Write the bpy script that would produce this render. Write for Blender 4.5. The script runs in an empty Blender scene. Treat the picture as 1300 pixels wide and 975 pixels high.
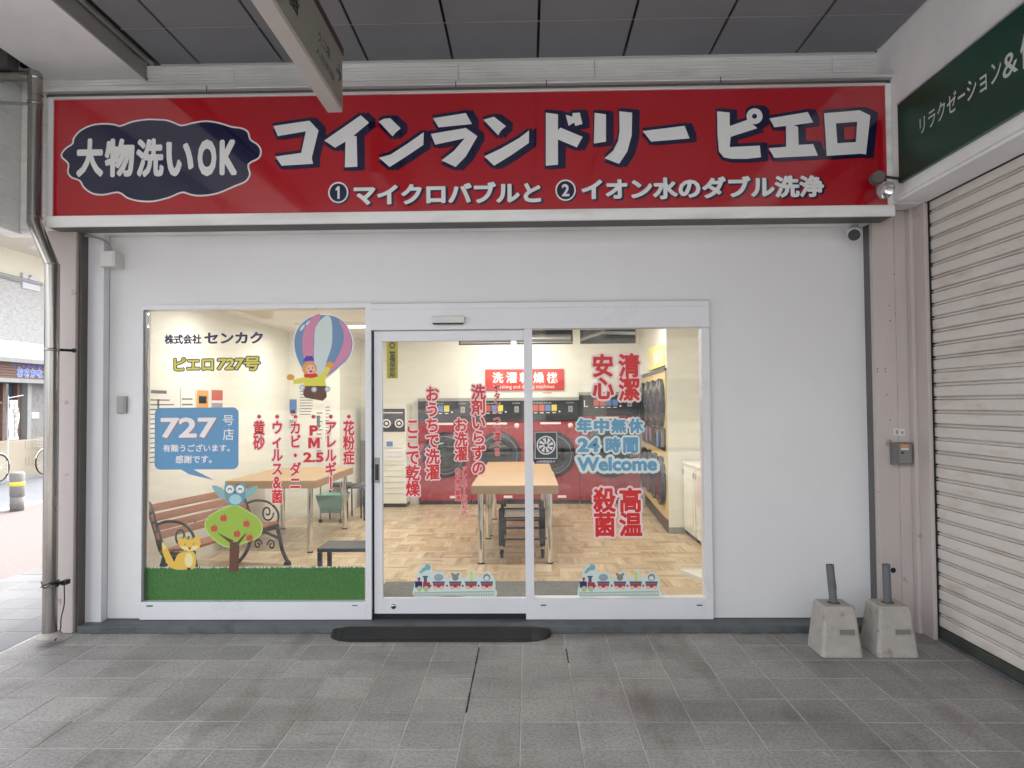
import bpy, math, random
from mathutils import Vector, Matrix
from mathutils.geometry import tessellate_polygon
random.seed(7)
PI = math.pi
S = bpy.context.scene
COL = S.collection

# ------------------------------------------------------------------ camera
CAM_H = 1.68
F_PX = 900.0                     # focal length in pixels of the 1300 px wide photograph
cam_d = bpy.data.cameras.new('camera'); cam = bpy.data.objects.new('camera', cam_d); COL.objects.link(cam)
cam_d.lens = F_PX/1300*36; cam_d.sensor_width = 36; cam_d.clip_start = 0.05; cam_d.clip_end = 600
CM = Matrix.Rotation(0.0215, 3, 'Z') @ Matrix.Rotation(PI/2+0.0285, 3, 'X') @ Matrix.Rotation(-0.0076, 3, 'Z')
cam.matrix_world = Matrix.Translation((0, 0, CAM_H)) @ CM.to_4x4()
S.camera = cam
S.render.resolution_x, S.render.resolution_y = 1024, 768
S.view_settings.view_transform = 'Standard'; S.view_settings.look = 'None'
S.view_settings.gamma = 1; S.view_settings.exposure = 2.53
S.cycles.max_bounces = 8; S.cycles.diffuse_bounces = 5; S.cycles.glossy_bounces = 4
S.cycles.transparent_max_bounces = 16; S.cycles.sample_clamp_indirect = 6

# ------------------------------------------------------------------ sky and sun (bright thin overcast)
W = bpy.data.worlds.new('World'); S.world = W; W.use_nodes = True
nt = W.node_tree; bg = nt.nodes['Background']
sky = nt.nodes.new('ShaderNodeTexSky'); sky.sky_type = 'NISHITA'; sky.sun_disc = False
SUN_EL, SUN_AZ = math.radians(58), math.radians(18)       # azimuth measured from +Y towards +X
sky.sun_elevation = SUN_EL; sky.sun_rotation = SUN_AZ; sky.dust_density = 4; sky.air_density = 1.0; sky.ozone_density = 1
hs = nt.nodes.new('ShaderNodeHueSaturation'); hs.inputs['Saturation'].default_value = 0.17
nt.links.new(sky.outputs[0], hs.inputs['Color']); nt.links.new(hs.outputs[0], bg.inputs['Color'])
bg.inputs['Strength'].default_value = 0.15
sd = bpy.data.lights.new('sun', 'SUN'); sd.energy = 0.5; sd.angle = math.radians(12); sd.color = (1, 0.96, 0.9)
so = bpy.data.objects.new('sun', sd); COL.objects.link(so)
sdir = Vector((math.sin(SUN_AZ)*math.cos(SUN_EL), math.cos(SUN_AZ)*math.cos(SUN_EL), math.sin(SUN_EL)))
so.rotation_euler = sdir.to_track_quat('Z', 'Y').to_euler(); so.location = (0, 40, 60)

# ------------------------------------------------------------------ measuring the photograph
def ray(px, py):
    return CM @ Vector(((px-650)/F_PX, (487.5-py)/F_PX, -1))
def atY(px, py, Y):
    d = ray(px, py); t = Y/d.y; return (d.x*t, CAM_H+d.z*t)
def atZ(px, py, Z):
    d = ray(px, py); t = (Z-CAM_H)/d.z; return (d.x*t, d.y*t)
def atX(px, py, X):
    d = ray(px, py); t = X/d.x; return (d.y*t, CAM_H+d.z*t)
def rect(x0, y0, x1, y1, Y):
    a = atY(x0, (y0+y1)/2, Y)[0]; b = atY(x1, (y0+y1)/2, Y)[0]
    xm = (x0+x1)/2
    return a, b, atY(xm, y1, Y)[1], atY(xm, y0, Y)[1]         # x0,x1,z0,z1

# ------------------------------------------------------------------ materials
MATS = {}
def mat(name, col, rough=0.6, metal=0.0, spec=0.5, noise=None, bump=None, coat=0.0, emis=None, nscale=None, vary=0.0):
    if name in MATS: return MATS[name]
    m = bpy.data.materials.new(name); m.use_nodes = True; t = m.node_tree; b = t.nodes['Principled BSDF']
    b.inputs['Base Color'].default_value = (*col, 1); b.inputs['Roughness'].default_value = rough
    b.inputs['Metallic'].default_value = metal; b.inputs['Specular IOR Level'].default_value = spec
    b.inputs['Coat Weight'].default_value = coat; b.inputs['Coat Roughness'].default_value = 0.03; b.inputs['Coat IOR'].default_value = 1.62 if coat == 1.0 else 1.5
    if emis: b.inputs['Emission Color'].default_value = (*emis[:3], 1); b.inputs['Emission Strength'].default_value = emis[3]
    geo = t.nodes.new('ShaderNodeNewGeometry')
    if noise:
        mp = t.nodes.new('ShaderNodeMapping'); t.links.new(geo.outputs['Position'], mp.inputs[0])
        if nscale: mp.inputs['Scale'].default_value = nscale
        n = t.nodes.new('ShaderNodeTexNoise'); n.inputs['Scale'].default_value = noise[0]; n.inputs['Detail'].default_value = 6
        n.inputs['Roughness'].default_value = 0.65
        t.links.new(mp.outputs[0], n.inputs[0])
        r = t.nodes.new('ShaderNodeMapRange'); r.inputs['From Min'].default_value = 0.3; r.inputs['From Max'].default_value = 0.7
        r.inputs['To Min'].default_value = 1-noise[1]; r.inputs['To Max'].default_value = 1+noise[1]
        t.links.new(n.outputs[0], r.inputs[0])
        hv = t.nodes.new('ShaderNodeHueSaturation'); hv.inputs['Color'].default_value = (*col, 1)
        val = r.outputs[0]
        if vary:
            oi = t.nodes.new('ShaderNodeObjectInfo'); r2 = t.nodes.new('ShaderNodeMapRange')
            r2.inputs['To Min'].default_value = 1-vary; r2.inputs['To Max'].default_value = 1+vary
            t.links.new(oi.outputs['Random'], r2.inputs[0])
            mu = t.nodes.new('ShaderNodeMath'); mu.operation = 'MULTIPLY'
            t.links.new(val, mu.inputs[0]); t.links.new(r2.outputs[0], mu.inputs[1]); val = mu.outputs[0]
        t.links.new(val, hv.inputs['Value']); t.links.new(hv.outputs[0], b.inputs['Base Color'])
        r3 = t.nodes.new('ShaderNodeMapRange'); r3.inputs['To Min'].default_value = max(0, rough-0.1); r3.inputs['To Max'].default_value = min(1, rough+0.1)
        t.links.new(n.outputs[0], r3.inputs[0]); t.links.new(r3.outputs[0], b.inputs['Roughness'])
    if bump:
        n2 = t.nodes.new('ShaderNodeTexNoise'); n2.inputs['Scale'].default_value = bump[0]; n2.inputs['Detail'].default_value = 5
        t.links.new(geo.outputs['Position'], n2.inputs[0])
        bp = t.nodes.new('ShaderNodeBump'); bp.inputs['Strength'].default_value = bump[1]; bp.inputs['Distance'].default_value = bump[2] if len(bump) > 2 else 0.002
        t.links.new(n2.outputs[0], bp.inputs['Height']); t.links.new(bp.outputs[0], b.inputs['Normal'])
    MATS[name] = m; return m
def fleck(m, scale, dark, lo, hi, stretch=None):
    """multiply a thresholded noise stain of its own shape into a material's colour"""
    t = m.node_tree; b = t.nodes['Principled BSDF']; src = b.inputs['Base Color'].links[0].from_socket if b.inputs['Base Color'].links else None
    geo = t.nodes.new('ShaderNodeNewGeometry'); mp = t.nodes.new('ShaderNodeMapping'); t.links.new(geo.outputs['Position'], mp.inputs[0])
    if stretch: mp.inputs['Scale'].default_value = stretch
    n = t.nodes.new('ShaderNodeTexNoise'); n.inputs['Scale'].default_value = scale; n.inputs['Detail'].default_value = 4
    t.links.new(mp.outputs[0], n.inputs[0])
    r = t.nodes.new('ShaderNodeMapRange'); r.inputs['From Min'].default_value = lo; r.inputs['From Max'].default_value = hi
    t.links.new(n.outputs[0], r.inputs[0])
    mx = t.nodes.new('ShaderNodeMix'); mx.data_type = 'RGBA'; mx.blend_type = 'MULTIPLY'
    mx.inputs['B'].default_value = (*dark, 1); t.links.new(r.outputs[0], mx.inputs['Factor'])
    if src: t.links.new(src, mx.inputs['A'])
    else: mx.inputs['A'].default_value = b.inputs['Base Color'].default_value
    t.links.new(mx.outputs['Result'], b.inputs['Base Color'])
    return m
def glass(name, tint=(1, 1, 1), boost=1.0):
    m = bpy.data.materials.new(name); m.use_nodes = True; t = m.node_tree; t.nodes.clear()
    o = t.nodes.new('ShaderNodeOutputMaterial'); mx = t.nodes.new('ShaderNodeMixShader')
    tr = t.nodes.new('ShaderNodeBsdfTransparent'); tr.inputs[0].default_value = (*tint, 1)
    gl = t.nodes.new('ShaderNodeBsdfGlossy'); gl.inputs['Roughness'].default_value = 0.0
    fr = t.nodes.new('ShaderNodeFresnel'); fr.inputs[0].default_value = 1.5
    mu = t.nodes.new('ShaderNodeMath'); mu.operation = 'MULTIPLY'; mu.inputs[1].default_value = boost
    t.links.new(fr.outputs[0], mu.inputs[0]); t.links.new(mu.outputs[0], mx.inputs[0])
    t.links.new(tr.outputs[0], mx.inputs[1]); t.links.new(gl.outputs[0], mx.inputs[2])
    # a thin uneven film of dust and wipe marks
    df = t.nodes.new('ShaderNodeBsdfDiffuse'); df.inputs[0].default_value = (.75, .75, .73, 1); m2 = t.nodes.new('ShaderNodeMixShader')
    geo = t.nodes.new('ShaderNodeNewGeometry'); mp = t.nodes.new('ShaderNodeMapping'); mp.inputs['Rotation'].default_value = (0, .5, 0); mp.inputs['Scale'].default_value = (1, 1, 5)
    n = t.nodes.new('ShaderNodeTexNoise'); n.inputs['Scale'].default_value = 2.5; n.inputs['Detail'].default_value = 7
    r_ = t.nodes.new('ShaderNodeMapRange'); r_.inputs['From Min'].default_value = .4; r_.inputs['From Max'].default_value = .8; r_.inputs['To Max'].default_value = .07
    t.links.new(geo.outputs['Position'], mp.inputs[0]); t.links.new(mp.outputs[0], n.inputs[0]); t.links.new(n.outputs[0], r_.inputs[0])
    t.links.new(r_.outputs[0], m2.inputs[0]); t.links.new(mx.outputs[0], m2.inputs[1]); t.links.new(df.outputs[0], m2.inputs[2]); t.links.new(m2.outputs[0], o.inputs[0])
    MATS[name] = m; return m

white_panel = fleck(mat('white_wall_panel', (0.72, 0.72, 0.73), 0.35, noise=(0.7, 0.03), bump=(3, 0.05, 0.004)), 1.6, (0.975, 0.972, 0.965), 0.5, 0.8, (2, 1, 0.5))
alu = mat('white_aluminium', (0.71, 0.715, 0.745), 0.3, noise=(2, 0.03))
alu_dark = mat('grey_aluminium', (0.22, 0.23, 0.25), 0.35, metal=0.3)
gap_black = mat('gap_black', (0.01, 0.01, 0.012), 0.8)
siding = mat('white_siding', (0.84, 0.85, 0.84), 0.6, noise=(1.5, 0.06), bump=(40, 0.1, 0.002))
siding = fleck(siding, 3.0, (0.8, 0.79, 0.76), 0.5, 0.75, (0.6, 1, 3))
plaster = mat('painted_plaster', (0.85, 0.845, 0.84), 0.75, noise=(2.0, 0.06), bump=(60, 0.25, 0.002))
ceil_m = mat('dark_ceiling_panel', (0.235, 0.24, 0.26), 0.7, noise=(1.2, 0.08), bump=(90, 0.2, 0.001), vary=0.05)
pink_steel = mat('faded_pink_steel', (0.51, 0.45, 0.43), 0.55, noise=(1.6, 0.10), nscale=(1, 1, 0.35), bump=(30, 0.1, 0.001))
pink_steel = fleck(pink_steel, 9, (0.45, 0.4, 0.36), 0.68, 0.78)
slat_m = mat('shutter_slat_paint', (0.68, 0.63, 0.585), 0.62, noise=(2.2, 0.07), nscale=(1, 0.6, 2), bump=(20, 0.1, 0.001), vary=0.03)
slat_m = fleck(slat_m, 5, (0.82, 0.74, 0.66), 0.56, 0.78, (1, 0.5, 2))
slat_m = fleck(slat_m, 40, (0.7, 0.62, 0.56), 0.70, 0.74, (1, 0.15, 1.5))
steel = mat('stainless_steel', (0.36, 0.34, 0.32), 0.24, metal=1.0, noise=(5, 0.15), nscale=(1, 1, 0.3))
chrome = mat('chrome', (0.75, 0.75, 0.75), 0.08, metal=1.0)
silver = mat('silver_rail', (0.72, 0.72, 0.72), 0.3, metal=0.45)
plinth_m = mat('grey_plinth_paint', (0.095, 0.107, 0.113), 0.55, noise=(4, 0.15), bump=(60, 0.2, 0.001))
plinth_m = fleck(plinth_m, 7, (0.65, 0.63, 0.6), 0.5, 0.7)
sign_red = mat('sign_red', (0.42, 0.005, 0.014), 0.12, coat=1.0, bump=(1.2, 0.12, 0.01))
sign_navy = mat('sign_navy', (0.005, 0.006, 0.045), 0.14, coat=1.0)
sign_white = mat('sign_white', (0.80, 0.81, 0.81), 0.2, coat=0.6)
green_m = mat('sign_green', (0.007, 0.055, 0.034), 0.35, noise=(1, 0.05))
rubber = mat('black_rubber', (0.010, 0.010, 0.011), 0.6, noise=(25, 0.4), bump=(80, 0.3, 0.002))
concrete = mat('concrete_block', (0.40, 0.375, 0.345), 0.9, noise=(9, 0.12), bump=(70, 0.9, 0.006))
concrete = fleck(concrete, 14, (0.68, 0.66, 0.62), 0.58, 0.7)
grey_pipe = mat('grey_plastic_pipe', (0.12, 0.13, 0.14), 0.4, noise=(12, 0.15))
wht_plastic = mat('white_plastic', (0.66, 0.66, 0.64), 0.4, noise=(20, 0.04))
grey_plastic = mat('grey_plastic', (0.32, 0.31, 0.29), 0.5)
dark_plastic = mat('black_plastic', (0.010, 0.010, 0.012), 0.4)
glass_m = glass('window_glass', (0.985, 0.99, 0.985), 0.8)
st_red = mat('sticker_red', (0.64, 0.014, 0.014), 0.4)
st_white = mat('sticker_white', (0.80, 0.76, 0.75), 0.4)
st_pink = mat('sticker_pink_edge', (0.85, 0.62, 0.62), 0.4)
st_blue = mat('sticker_sky_blue', (0.13, 0.33, 0.50), 0.4)
st_blue2 = mat('sticker_panel_blue', (0.10, 0.28, 0.48), 0.35)
st_pale = mat('sticker_pale_mint', (0.66, 0.78, 0.76), 0.4)
st_navy = mat('sticker_navy', (0.02, 0.02, 0.10), 0.4)
st_yel = mat('sticker_yellow', (0.72, 0.66, 0.06), 0.4)
st_dark = mat('sticker_dark', (0.03, 0.03, 0.03), 0.4)
st_brown = mat('sticker_brown', (0.12, 0.05, 0.03), 0.5, noise=(40, 0.15))
st_green = mat('sticker_leaf_green', (0.30, 0.46, 0.05), 0.45)
st_teal = mat('sticker_teal', (0.22, 0.42, 0.42), 0.45)
st_teal_d = mat('sticker_teal_dark', (0.13, 0.30, 0.32), 0.45)
st_apple = mat('sticker_apple_red', (0.55, 0.06, 0.05), 0.45)
st_fox = mat('sticker_fox_yellow', (0.74, 0.47, 0.07), 0.45)
st_cream = mat('sticker_cream', (0.78, 0.68, 0.36), 0.45)
st_orange = mat('sticker_orange', (0.72, 0.33, 0.05), 0.45)
st_skin = mat('sticker_peach', (0.80, 0.48, 0.36), 0.45)
st_pnk = mat('sticker_magenta', (0.62, 0.22, 0.36), 0.4)
st_bal = mat('sticker_balloon_blue', (0.13, 0.25, 0.42), 0.4)
st_grass = mat('sticker_grass', (0.045, 0.155, 0.03), 0.5, noise=(60, 0.45), nscale=(3, 1, 0.6))

def mat_tile(name, base, contrast=1.0):
    m = mat(name, base, 0.6, noise=(2.4, 0.16*contrast), bump=(220, 0.35, 0.002), vary=0.12)
    t = m.node_tree; b = t.nodes['Principled BSDF']
    fleck(m, 60, (0.72, 0.72, 0.72), 0.45, 0.62)
    fleck(m, 0.9, (0.70, 0.69, 0.70), 0.5, 0.66, (0.8, 1.6, 1))
    fleck(m, 3.2, (0.80, 0.78, 0.76), 0.54, 0.66, (1.6, 0.35, 1))
    fleck(m, 7, (0.8, 0.8, 0.8), 0.6, 0.72, (0.5, 2, 1))
    fleck(m, 19, (0.5, 0.5, 0.5), 0.735, 0.75)
    fleck(m, 11, (1.25, 1.25, 1.24), 0.66, 0.74, (1, 0.4, 1))
    return m
tile_m = mat_tile('arcade_floor_tile', (0.315, 0.302, 0.288))
mortar = mat('mortar', (0.50, 0.49, 0.47), 0.9, noise=(6, 0.25))
street_tile_m = mat('street_paving_tile', (0.155, 0.155, 0.16), 0.8, noise=(4, 0.1), bump=(60, 0.3), vary=0.07)
pink_pave = mat('pink_paving', (0.16, 0.135, 0.13), 0.85, noise=(14, 0.15), bump=(40, 0.3))
asphalt = mat('street_asphalt', (0.15, 0.155, 0.17), 0.85, noise=(3, 0.1), bump=(60, 0.3))
kerb_m = mat('kerb_concrete', (0.28, 0.28, 0.275), 0.85, noise=(6, 0.1))
ground_m = mat('far_ground', (0.30, 0.30, 0.30), 0.9, noise=(0.5, 0.1))
wall_in = mat('interior_wallpaper', (0.76, 0.75, 0.68), 0.7, noise=(3, 0.02), bump=(120, 0.15, 0.001))
ceil_in = mat('interior_ceiling', (0.66, 0.62, 0.52), 0.8, noise=(20, 0.05))
beech = mat('beech_laminate', (0.42, 0.26, 0.115), 0.4, noise=(3, 0.07), nscale=(1, 14, 14))
beech_edge = mat('beech_edge', (0.36, 0.22, 0.10), 0.45, noise=(3, 0.08), nscale=(1, 14, 14))
slat_wood = mat('bench_slat_wood', (0.30, 0.115, 0.055), 0.4, noise=(5, 0.2), nscale=(10, 1, 10))
iron = mat('cast_iron', (0.025, 0.027, 0.032), 0.4, metal=0.4, bump=(60, 0.3))
dry_red = mat('dryer_red', (0.30, 0.008, 0.018), 0.28, noise=(2, 0.05))
dry_black = mat('dryer_black', (0.018, 0.019, 0.022), 0.3)
dry_glass = mat('dryer_glass', (0.012, 0.013, 0.014), 0.12)
dry_navy = mat('dryer_ring_navy', (0.006, 0.010, 0.022), 0.45)
cream_m = mat('cream_enamel', (0.72, 0.70, 0.62), 0.3, noise=(2, 0.02))
pale_pink = mat('pale_pink_panel', (0.66, 0.52, 0.50), 0.4)
trim_grey = mat('trim_grey', (0.32, 0.32, 0.30), 0.4)
yel_wood = mat('pale_yellow_panel', (0.62, 0.47, 0.22), 0.45, noise=(3, 0.06), nscale=(10, 10, 1))
yel_paper = mat('yellow_poster', (0.80, 0.72, 0.22), 0.6)
paper = mat('white_paper', (0.72, 0.71, 0.67), 0.7)
ink = mat('printed_ink', (0.12, 0.12, 0.12), 0.7)
p_red = mat('print_red', (0.5, 0.08, 0.05), 0.6); p_blue = mat('print_blue', (0.12, 0.22, 0.5), 0.6)
p_orange = mat('print_orange', (0.65, 0.3, 0.08), 0.6); p_grey = mat('print_grey', (0.3, 0.3, 0.34), 0.6)
teal_p = mat('teal_plastic', (0.16, 0.36, 0.32), 0.4)
mat_grey = mat('grey_floor_mat', (0.15, 0.15, 0.145), 0.95, noise=(30, 0.25), bump=(150, 0.6))
void_m = mat('service_void', (0.03, 0.027, 0.02), 0.8, noise=(4, 0.3))

def parquet():
    m = bpy.data.materials.new('vinyl_parquet'); m.use_nodes = True; t = m.node_tree; b = t.nodes['Principled BSDF']
    N = lambda k: t.nodes.new(k); L = t.links.new
    geo = N('ShaderNodeNewGeometry'); mp = N('ShaderNodeMapping'); L(geo.outputs['Position'], mp.inputs[0])
    mp.inputs['Rotation'].default_value = (0, 0, 0.0)
    ch = N('ShaderNodeTexChecker'); ch.inputs['Scale'].default_value = 1/0.30; L(mp.outputs[0], ch.inputs[0])
    def grain(sc, rot):
        a = N('ShaderNodeMapping'); L(mp.outputs[0], a.inputs[0]); a.inputs['Scale'].default_value = sc
        n = N('ShaderNodeTexNoise'); n.inputs['Scale'].default_value = 2.2; n.inputs['Detail'].default_value = 6; L(a.outputs[0], n.inputs[0])
        sn = N('ShaderNodeVectorMath'); sn.operation = 'SNAP'; sn.inputs[1].default_value = (0.30, 0.075, 1) if rot else (0.075, 0.30, 1)
        L(mp.outputs[0], sn.inputs[0]); w = N('ShaderNodeTexWhiteNoise'); w.noise_dimensions = '3D'; L(sn.outputs[0], w.inputs[0])
        ad = N('ShaderNodeMath'); ad.operation = 'MULTIPLY_ADD'; ad.inputs[1].default_value = 0.35; L(w.outputs[0], ad.inputs[0]); L(n.outputs[0], ad.inputs[2])
        return ad.outputs[0]
    gx = grain((1.2, 14, 1), True); gy = grain((14, 1.2, 1), False)
    mx = N('ShaderNodeMix'); L(ch.outputs['Fac'], mx.inputs['Factor']); L(gx, mx.inputs['A']); L(gy, mx.inputs['B'])
    cr = N('ShaderNodeValToRGB'); cr.color_ramp.elements[0].position = 0.35; cr.color_ramp.elements[0].color = (0.30, 0.20, 0.115, 1)
    cr.color_ramp.elements[1].position = 0.95; cr.color_ramp.elements[1].color = (0.62, 0.50, 0.35, 1)
    e = cr.color_ramp.elements.new(0.65); e.color = (0.48, 0.36, 0.23, 1)
    L(mx.outputs[0], cr.inputs[0]); L(cr.outputs[0], b.inputs['Base Color']); b.inputs['Roughness'].default_value = 0.35
    return m
parquet_m = parquet()

# ------------------------------------------------------------------ mesh helpers
class MB:
    def __init__(s): s.v = []; s.f = []; s.m = []; s.sm = []
    def add(s, vs, fs, m=0, sm=False):
        n = len(s.v); s.v += [tuple(v) for v in vs]; s.f += [tuple(i+n for i in f) for f in fs]; s.m += [m]*len(fs); s.sm += [sm]*len(fs); return s
    def box(s, x0, x1, y0, y1, z0, z1, m=0):
        if x0 > x1: x0, x1 = x1, x0
        if y0 > y1: y0, y1 = y1, y0
        if z0 > z1: z0, z1 = z1, z0
        return s.add([(x0,y0,z0),(x1,y0,z0),(x1,y1,z0),(x0,y1,z0),(x0,y0,z1),(x1,y0,z1),(x1,y1,z1),(x0,y1,z1)],
                     [(0,3,2,1),(4,5,6,7),(0,1,5,4),(1,2,6,5),(2,3,7,6),(3,0,4,7)], m)
    def frame(s, x0, x1, z0, z1, y0, y1, l, r, b, t, m=0):
        """rectangular frame in the XZ plane, members butted end to end"""
        if l: s.box(x0, x0+l, y0, y1, z0, z1, m)
        if r: s.box(x1-r, x1, y0, y1, z0, z1, m)
        if b: s.box(x0+l, x1-r, y0, y1, z0, z0+b, m)
        if t: s.box(x0+l, x1-r, y0, y1, z1-t, z1, m)
        return s
    def hexa(s, p, m=0):      # 8 points: bottom 4 ccw, top 4 ccw
        return s.add(p, [(0,3,2,1),(4,5,6,7),(0,1,5,4),(1,2,6,5),(2,3,7,6),(3,0,4,7)], m)
    def tube(s, pts, r, n=10, m=0, closed=False, caps=True, r1=None):
        pts = [Vector(p) for p in pts]; k = len(pts); rings = []
        up = None
        for i, p in enumerate(pts):
            if closed: d = (pts[(i+1) % k]-pts[i-1]).normalized()
            else: d = (pts[min(i+1, k-1)]-pts[max(i-1, 0)]).normalized()
            if up is None:
                up = Vector((0, 0, 1)) if abs(d.z) < 0.9 else Vector((1, 0, 0))
            a = d.cross(up).normalized(); b = a.cross(d).normalized(); up = b
            rr = r if r1 is None else r+(r1-r)*i/(k-1)
            sc = 1.0
            if 0 < i < k-1 or closed:
                d1 = (pts[i]-pts[i-1]).normalized(); d2 = (pts[(i+1) % k]-pts[i]).normalized(); c = max(0.3, math.sqrt(max(0.0, (1+d1.dot(d2))/2))); sc = 1/c
            nb = (d2-d1) if (0 < i < k-1 or closed) else Vector((0, 0, 0))
            ring = []
            for j in range(n):
                o = a*math.cos(2*PI*j/n)*rr+b*math.sin(2*PI*j/n)*rr
                if nb.length > 1e-4:
                    q = nb.normalized(); o += q*o.dot(q)*(sc-1)
                ring.append(p+o)
            rings.append(ring)
        vs = [v for r_ in rings for v in r_]; fs = []
        for i in range(k if closed else k-1):
            a0 = i*n; b0 = ((i+1) % k)*n
            for j in range(n): fs.append((a0+j, a0+(j+1) % n, b0+(j+1) % n, b0+j))
        s.add(vs, fs, m, True)
        if caps and not closed:
            s.add(rings[0], [tuple(range(n))[::-1]], m); s.add(rings[-1], [tuple(range(n))], m)
        return s
    def sphere(s, c, r, n=12, m=0, sc=(1, 1, 1)):
        vs = []; fs = []; h = n//2
        for i in range(h+1):
            th = PI*i/h
            for j in range(n): ph = 2*PI*j/n; vs.append((c[0]+r*sc[0]*math.sin(th)*math.cos(ph), c[1]+r*sc[1]*math.sin(th)*math.sin(ph), c[2]+r*sc[2]*math.cos(th)))
        for i in range(h):
            for j in range(n): fs.append((i*n+j, (i+1)*n+j, (i+1)*n+(j+1) % n, i*n+(j+1) % n))
        return s.add(vs, fs, m, True)
    def lathe(s, prof, c, axis='Z', n=24, m=0, sm=True):
        """prof: list of (radius, height)"""
        vs = []; fs = []
        for r, h in prof:
            for j in range(n):
                a = 2*PI*j/n; u, w = r*math.cos(a), r*math.sin(a)
                vs.append({'Z': (c[0]+u, c[1]+w, c[2]+h), 'Y': (c[0]+u, c[1]+h, c[2]+w), 'X': (c[0]+h, c[1]+u, c[2]+w)}[axis])
        for i in range(len(prof)-1):
            for j in range(n): fs.append((i*n+j, i*n+(j+1) % n, (i+1)*n+(j+1) % n, (i+1)*n+j))
        return s.add(vs, fs, m, sm)
    def flat(s, loops, mp, m=0, d=0.0):
        """filled polygon (first loop outer, others holes) in a mapped plane; mp(u,v,d) -> 3D"""
        tris = tessellate_polygon([[Vector((u, v, 0)) for u, v in lp] for lp in loops])
        pts = [p for lp in loops for p in lp]
        return s.add([mp(u, v, d) for u, v in pts], tris, m)

def XZ(y, sgn=-1):     return lambda u, v, d=0: (u, y+sgn*d, v)         # faces -Y, d = proud towards the viewer
def YZm(x):            return lambda u, v, d=0: (x-d, -u, v)            # faces -X; u runs towards the viewer (-Y)
def YZp(x):            return lambda u, v, d=0: (x+d, u, v)             # faces +X; u runs along +Y

def root_mat(o):
    while o.parent: o = o.parent
    return Matrix.LocRotScale(o.location, o.rotation_euler, o.scale)
def obj(name, mb, mats, parent=None, bev=0, local=False, label=None):
    me = bpy.data.meshes.new(name)
    vs = mb.v
    if parent is not None and not local:
        inv = root_mat(parent).inverted(); vs = [inv @ Vector(v) for v in vs]
    me.from_pydata([tuple(v) for v in vs], [], mb.f)
    for q in (mats if isinstance(mats, (list, tuple)) else [mats]): me.materials.append(q)
    me.polygons.foreach_set('material_index', mb.m); me.polygons.foreach_set('use_smooth', mb.sm); me.update()
    o = bpy.data.objects.new(name, me); COL.objects.link(o)
    if parent is not None: o.parent = parent
    if bev:
        b = o.modifiers.new('bevel', 'BEVEL'); b.width = bev; b.segments = 2; b.limit_method = 'ANGLE'; b.angle_limit = math.radians(40)
    if label: o['label'] = label
    return o
def tag(o, label, cat, group=None):
    o['label'] = label; o['category'] = cat
    if group: o['group'] = group
    return o
def thing(name, label, cat, loc=(0, 0, 0), rz=0, group=None):
    o = bpy.data.objects.new(name, None); COL.objects.link(o); o.location = loc; o.rotation_euler = (0, 0, rz); o.empty_display_size = 0.1
    return tag(o, label, cat, group)
def struct(name, mb, mats, parent=None, bev=0):
    o = obj(name, mb, mats, parent, bev)
    if parent is None: o['kind'] = 'structure'
    return o
def copy_tree(o, parent=None, loc=None, rz=None, label=None):
    c = o.copy(); COL.objects.link(c); c.parent = parent
    if parent is None:
        if loc is not None: c.location = loc
        if rz is not None: c.rotation_euler = (0, 0, rz)
        if label: c['label'] = label
    for ch in o.children: copy_tree(ch, c)
    return c

# ------------------------------------------------------------------ lettering
_T = {}
def tmesh(s, off, res=3):
    k = (s, off, res)
    if k in _T: return _T[k]
    c = bpy.data.curves.new('lettering_source', 'FONT'); c.body = s; c.size = 1; c.offset = off; c.resolution_u = res; c.fill_mode = 'FRONT'
    o = bpy.data.objects.new('lettering_source', c); COL.objects.link(o)
    me = o.to_mesh(); vs = [(v.co.x, v.co.y) for v in me.vertices]; fs = [tuple(p.vertices) for p in me.polygons]
    o.to_mesh_clear(); bpy.data.objects.remove(o); bpy.data.curves.remove(c)
    xs = [v[0] for v in vs] or [0, 1]; ys = [v[1] for v in vs] or [0, 1]
    _T[k] = (vs, fs, (min(xs), max(xs), min(ys), max(ys))); return _T[k]
SAFE = 0.008
def spread(off):
    """a bold weight: the thin glyph repeated round a small circle, each copy a hair prouder"""
    e = off-SAFE
    if e < .004: return [(0, 0)]
    n = 8 if e < .045 else 12
    out = [(0, 0)] if e > .03 else []
    if e > .10: out += [(e*.75*math.cos(2*PI*i/8), e*.75*math.sin(2*PI*i/8)) for i in range(8)]
    if e > .07: out += [(e*.5*math.cos(2*PI*i/6), e*.5*math.sin(2*PI*i/6)) for i in range(6)]
    return out+[(e*math.cos(2*PI*i/n), e*math.sin(2*PI*i/n)) for i in range(n)]
def text(mb, s, u0, u1, v0, v1, mp, layers, slant=0):
    """fit a line of text to a box; layers = [(offset, material index, proud distance, du, dv)]"""
    base = tmesh(s, SAFE)[2]; e_ = max(0, layers[-1][0]-SAFE); base = (base[0]-e_, base[1]+e_, base[2]-e_, base[3]+e_)
    sx = (u1-u0)/(base[1]-base[0]); sy = (v1-v0)/(base[3]-base[2])
    for L in layers:
        off, m, d = L[:3]; du, dv = (L[3], L[4]) if len(L) > 3 else (0, 0)
        vs, fs, _ = tmesh(s, min(off, SAFE))
        for k, (ox, oy) in enumerate(spread(off)):
            mb.add([mp(u0+(x+ox-base[0])*sx+du+slant*(y-base[2])*sy, v0+(y+oy-base[2])*sy+dv, d+k*.000012) for x, y in vs], fs, m)
VERT_ROT = 'ー'
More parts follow.
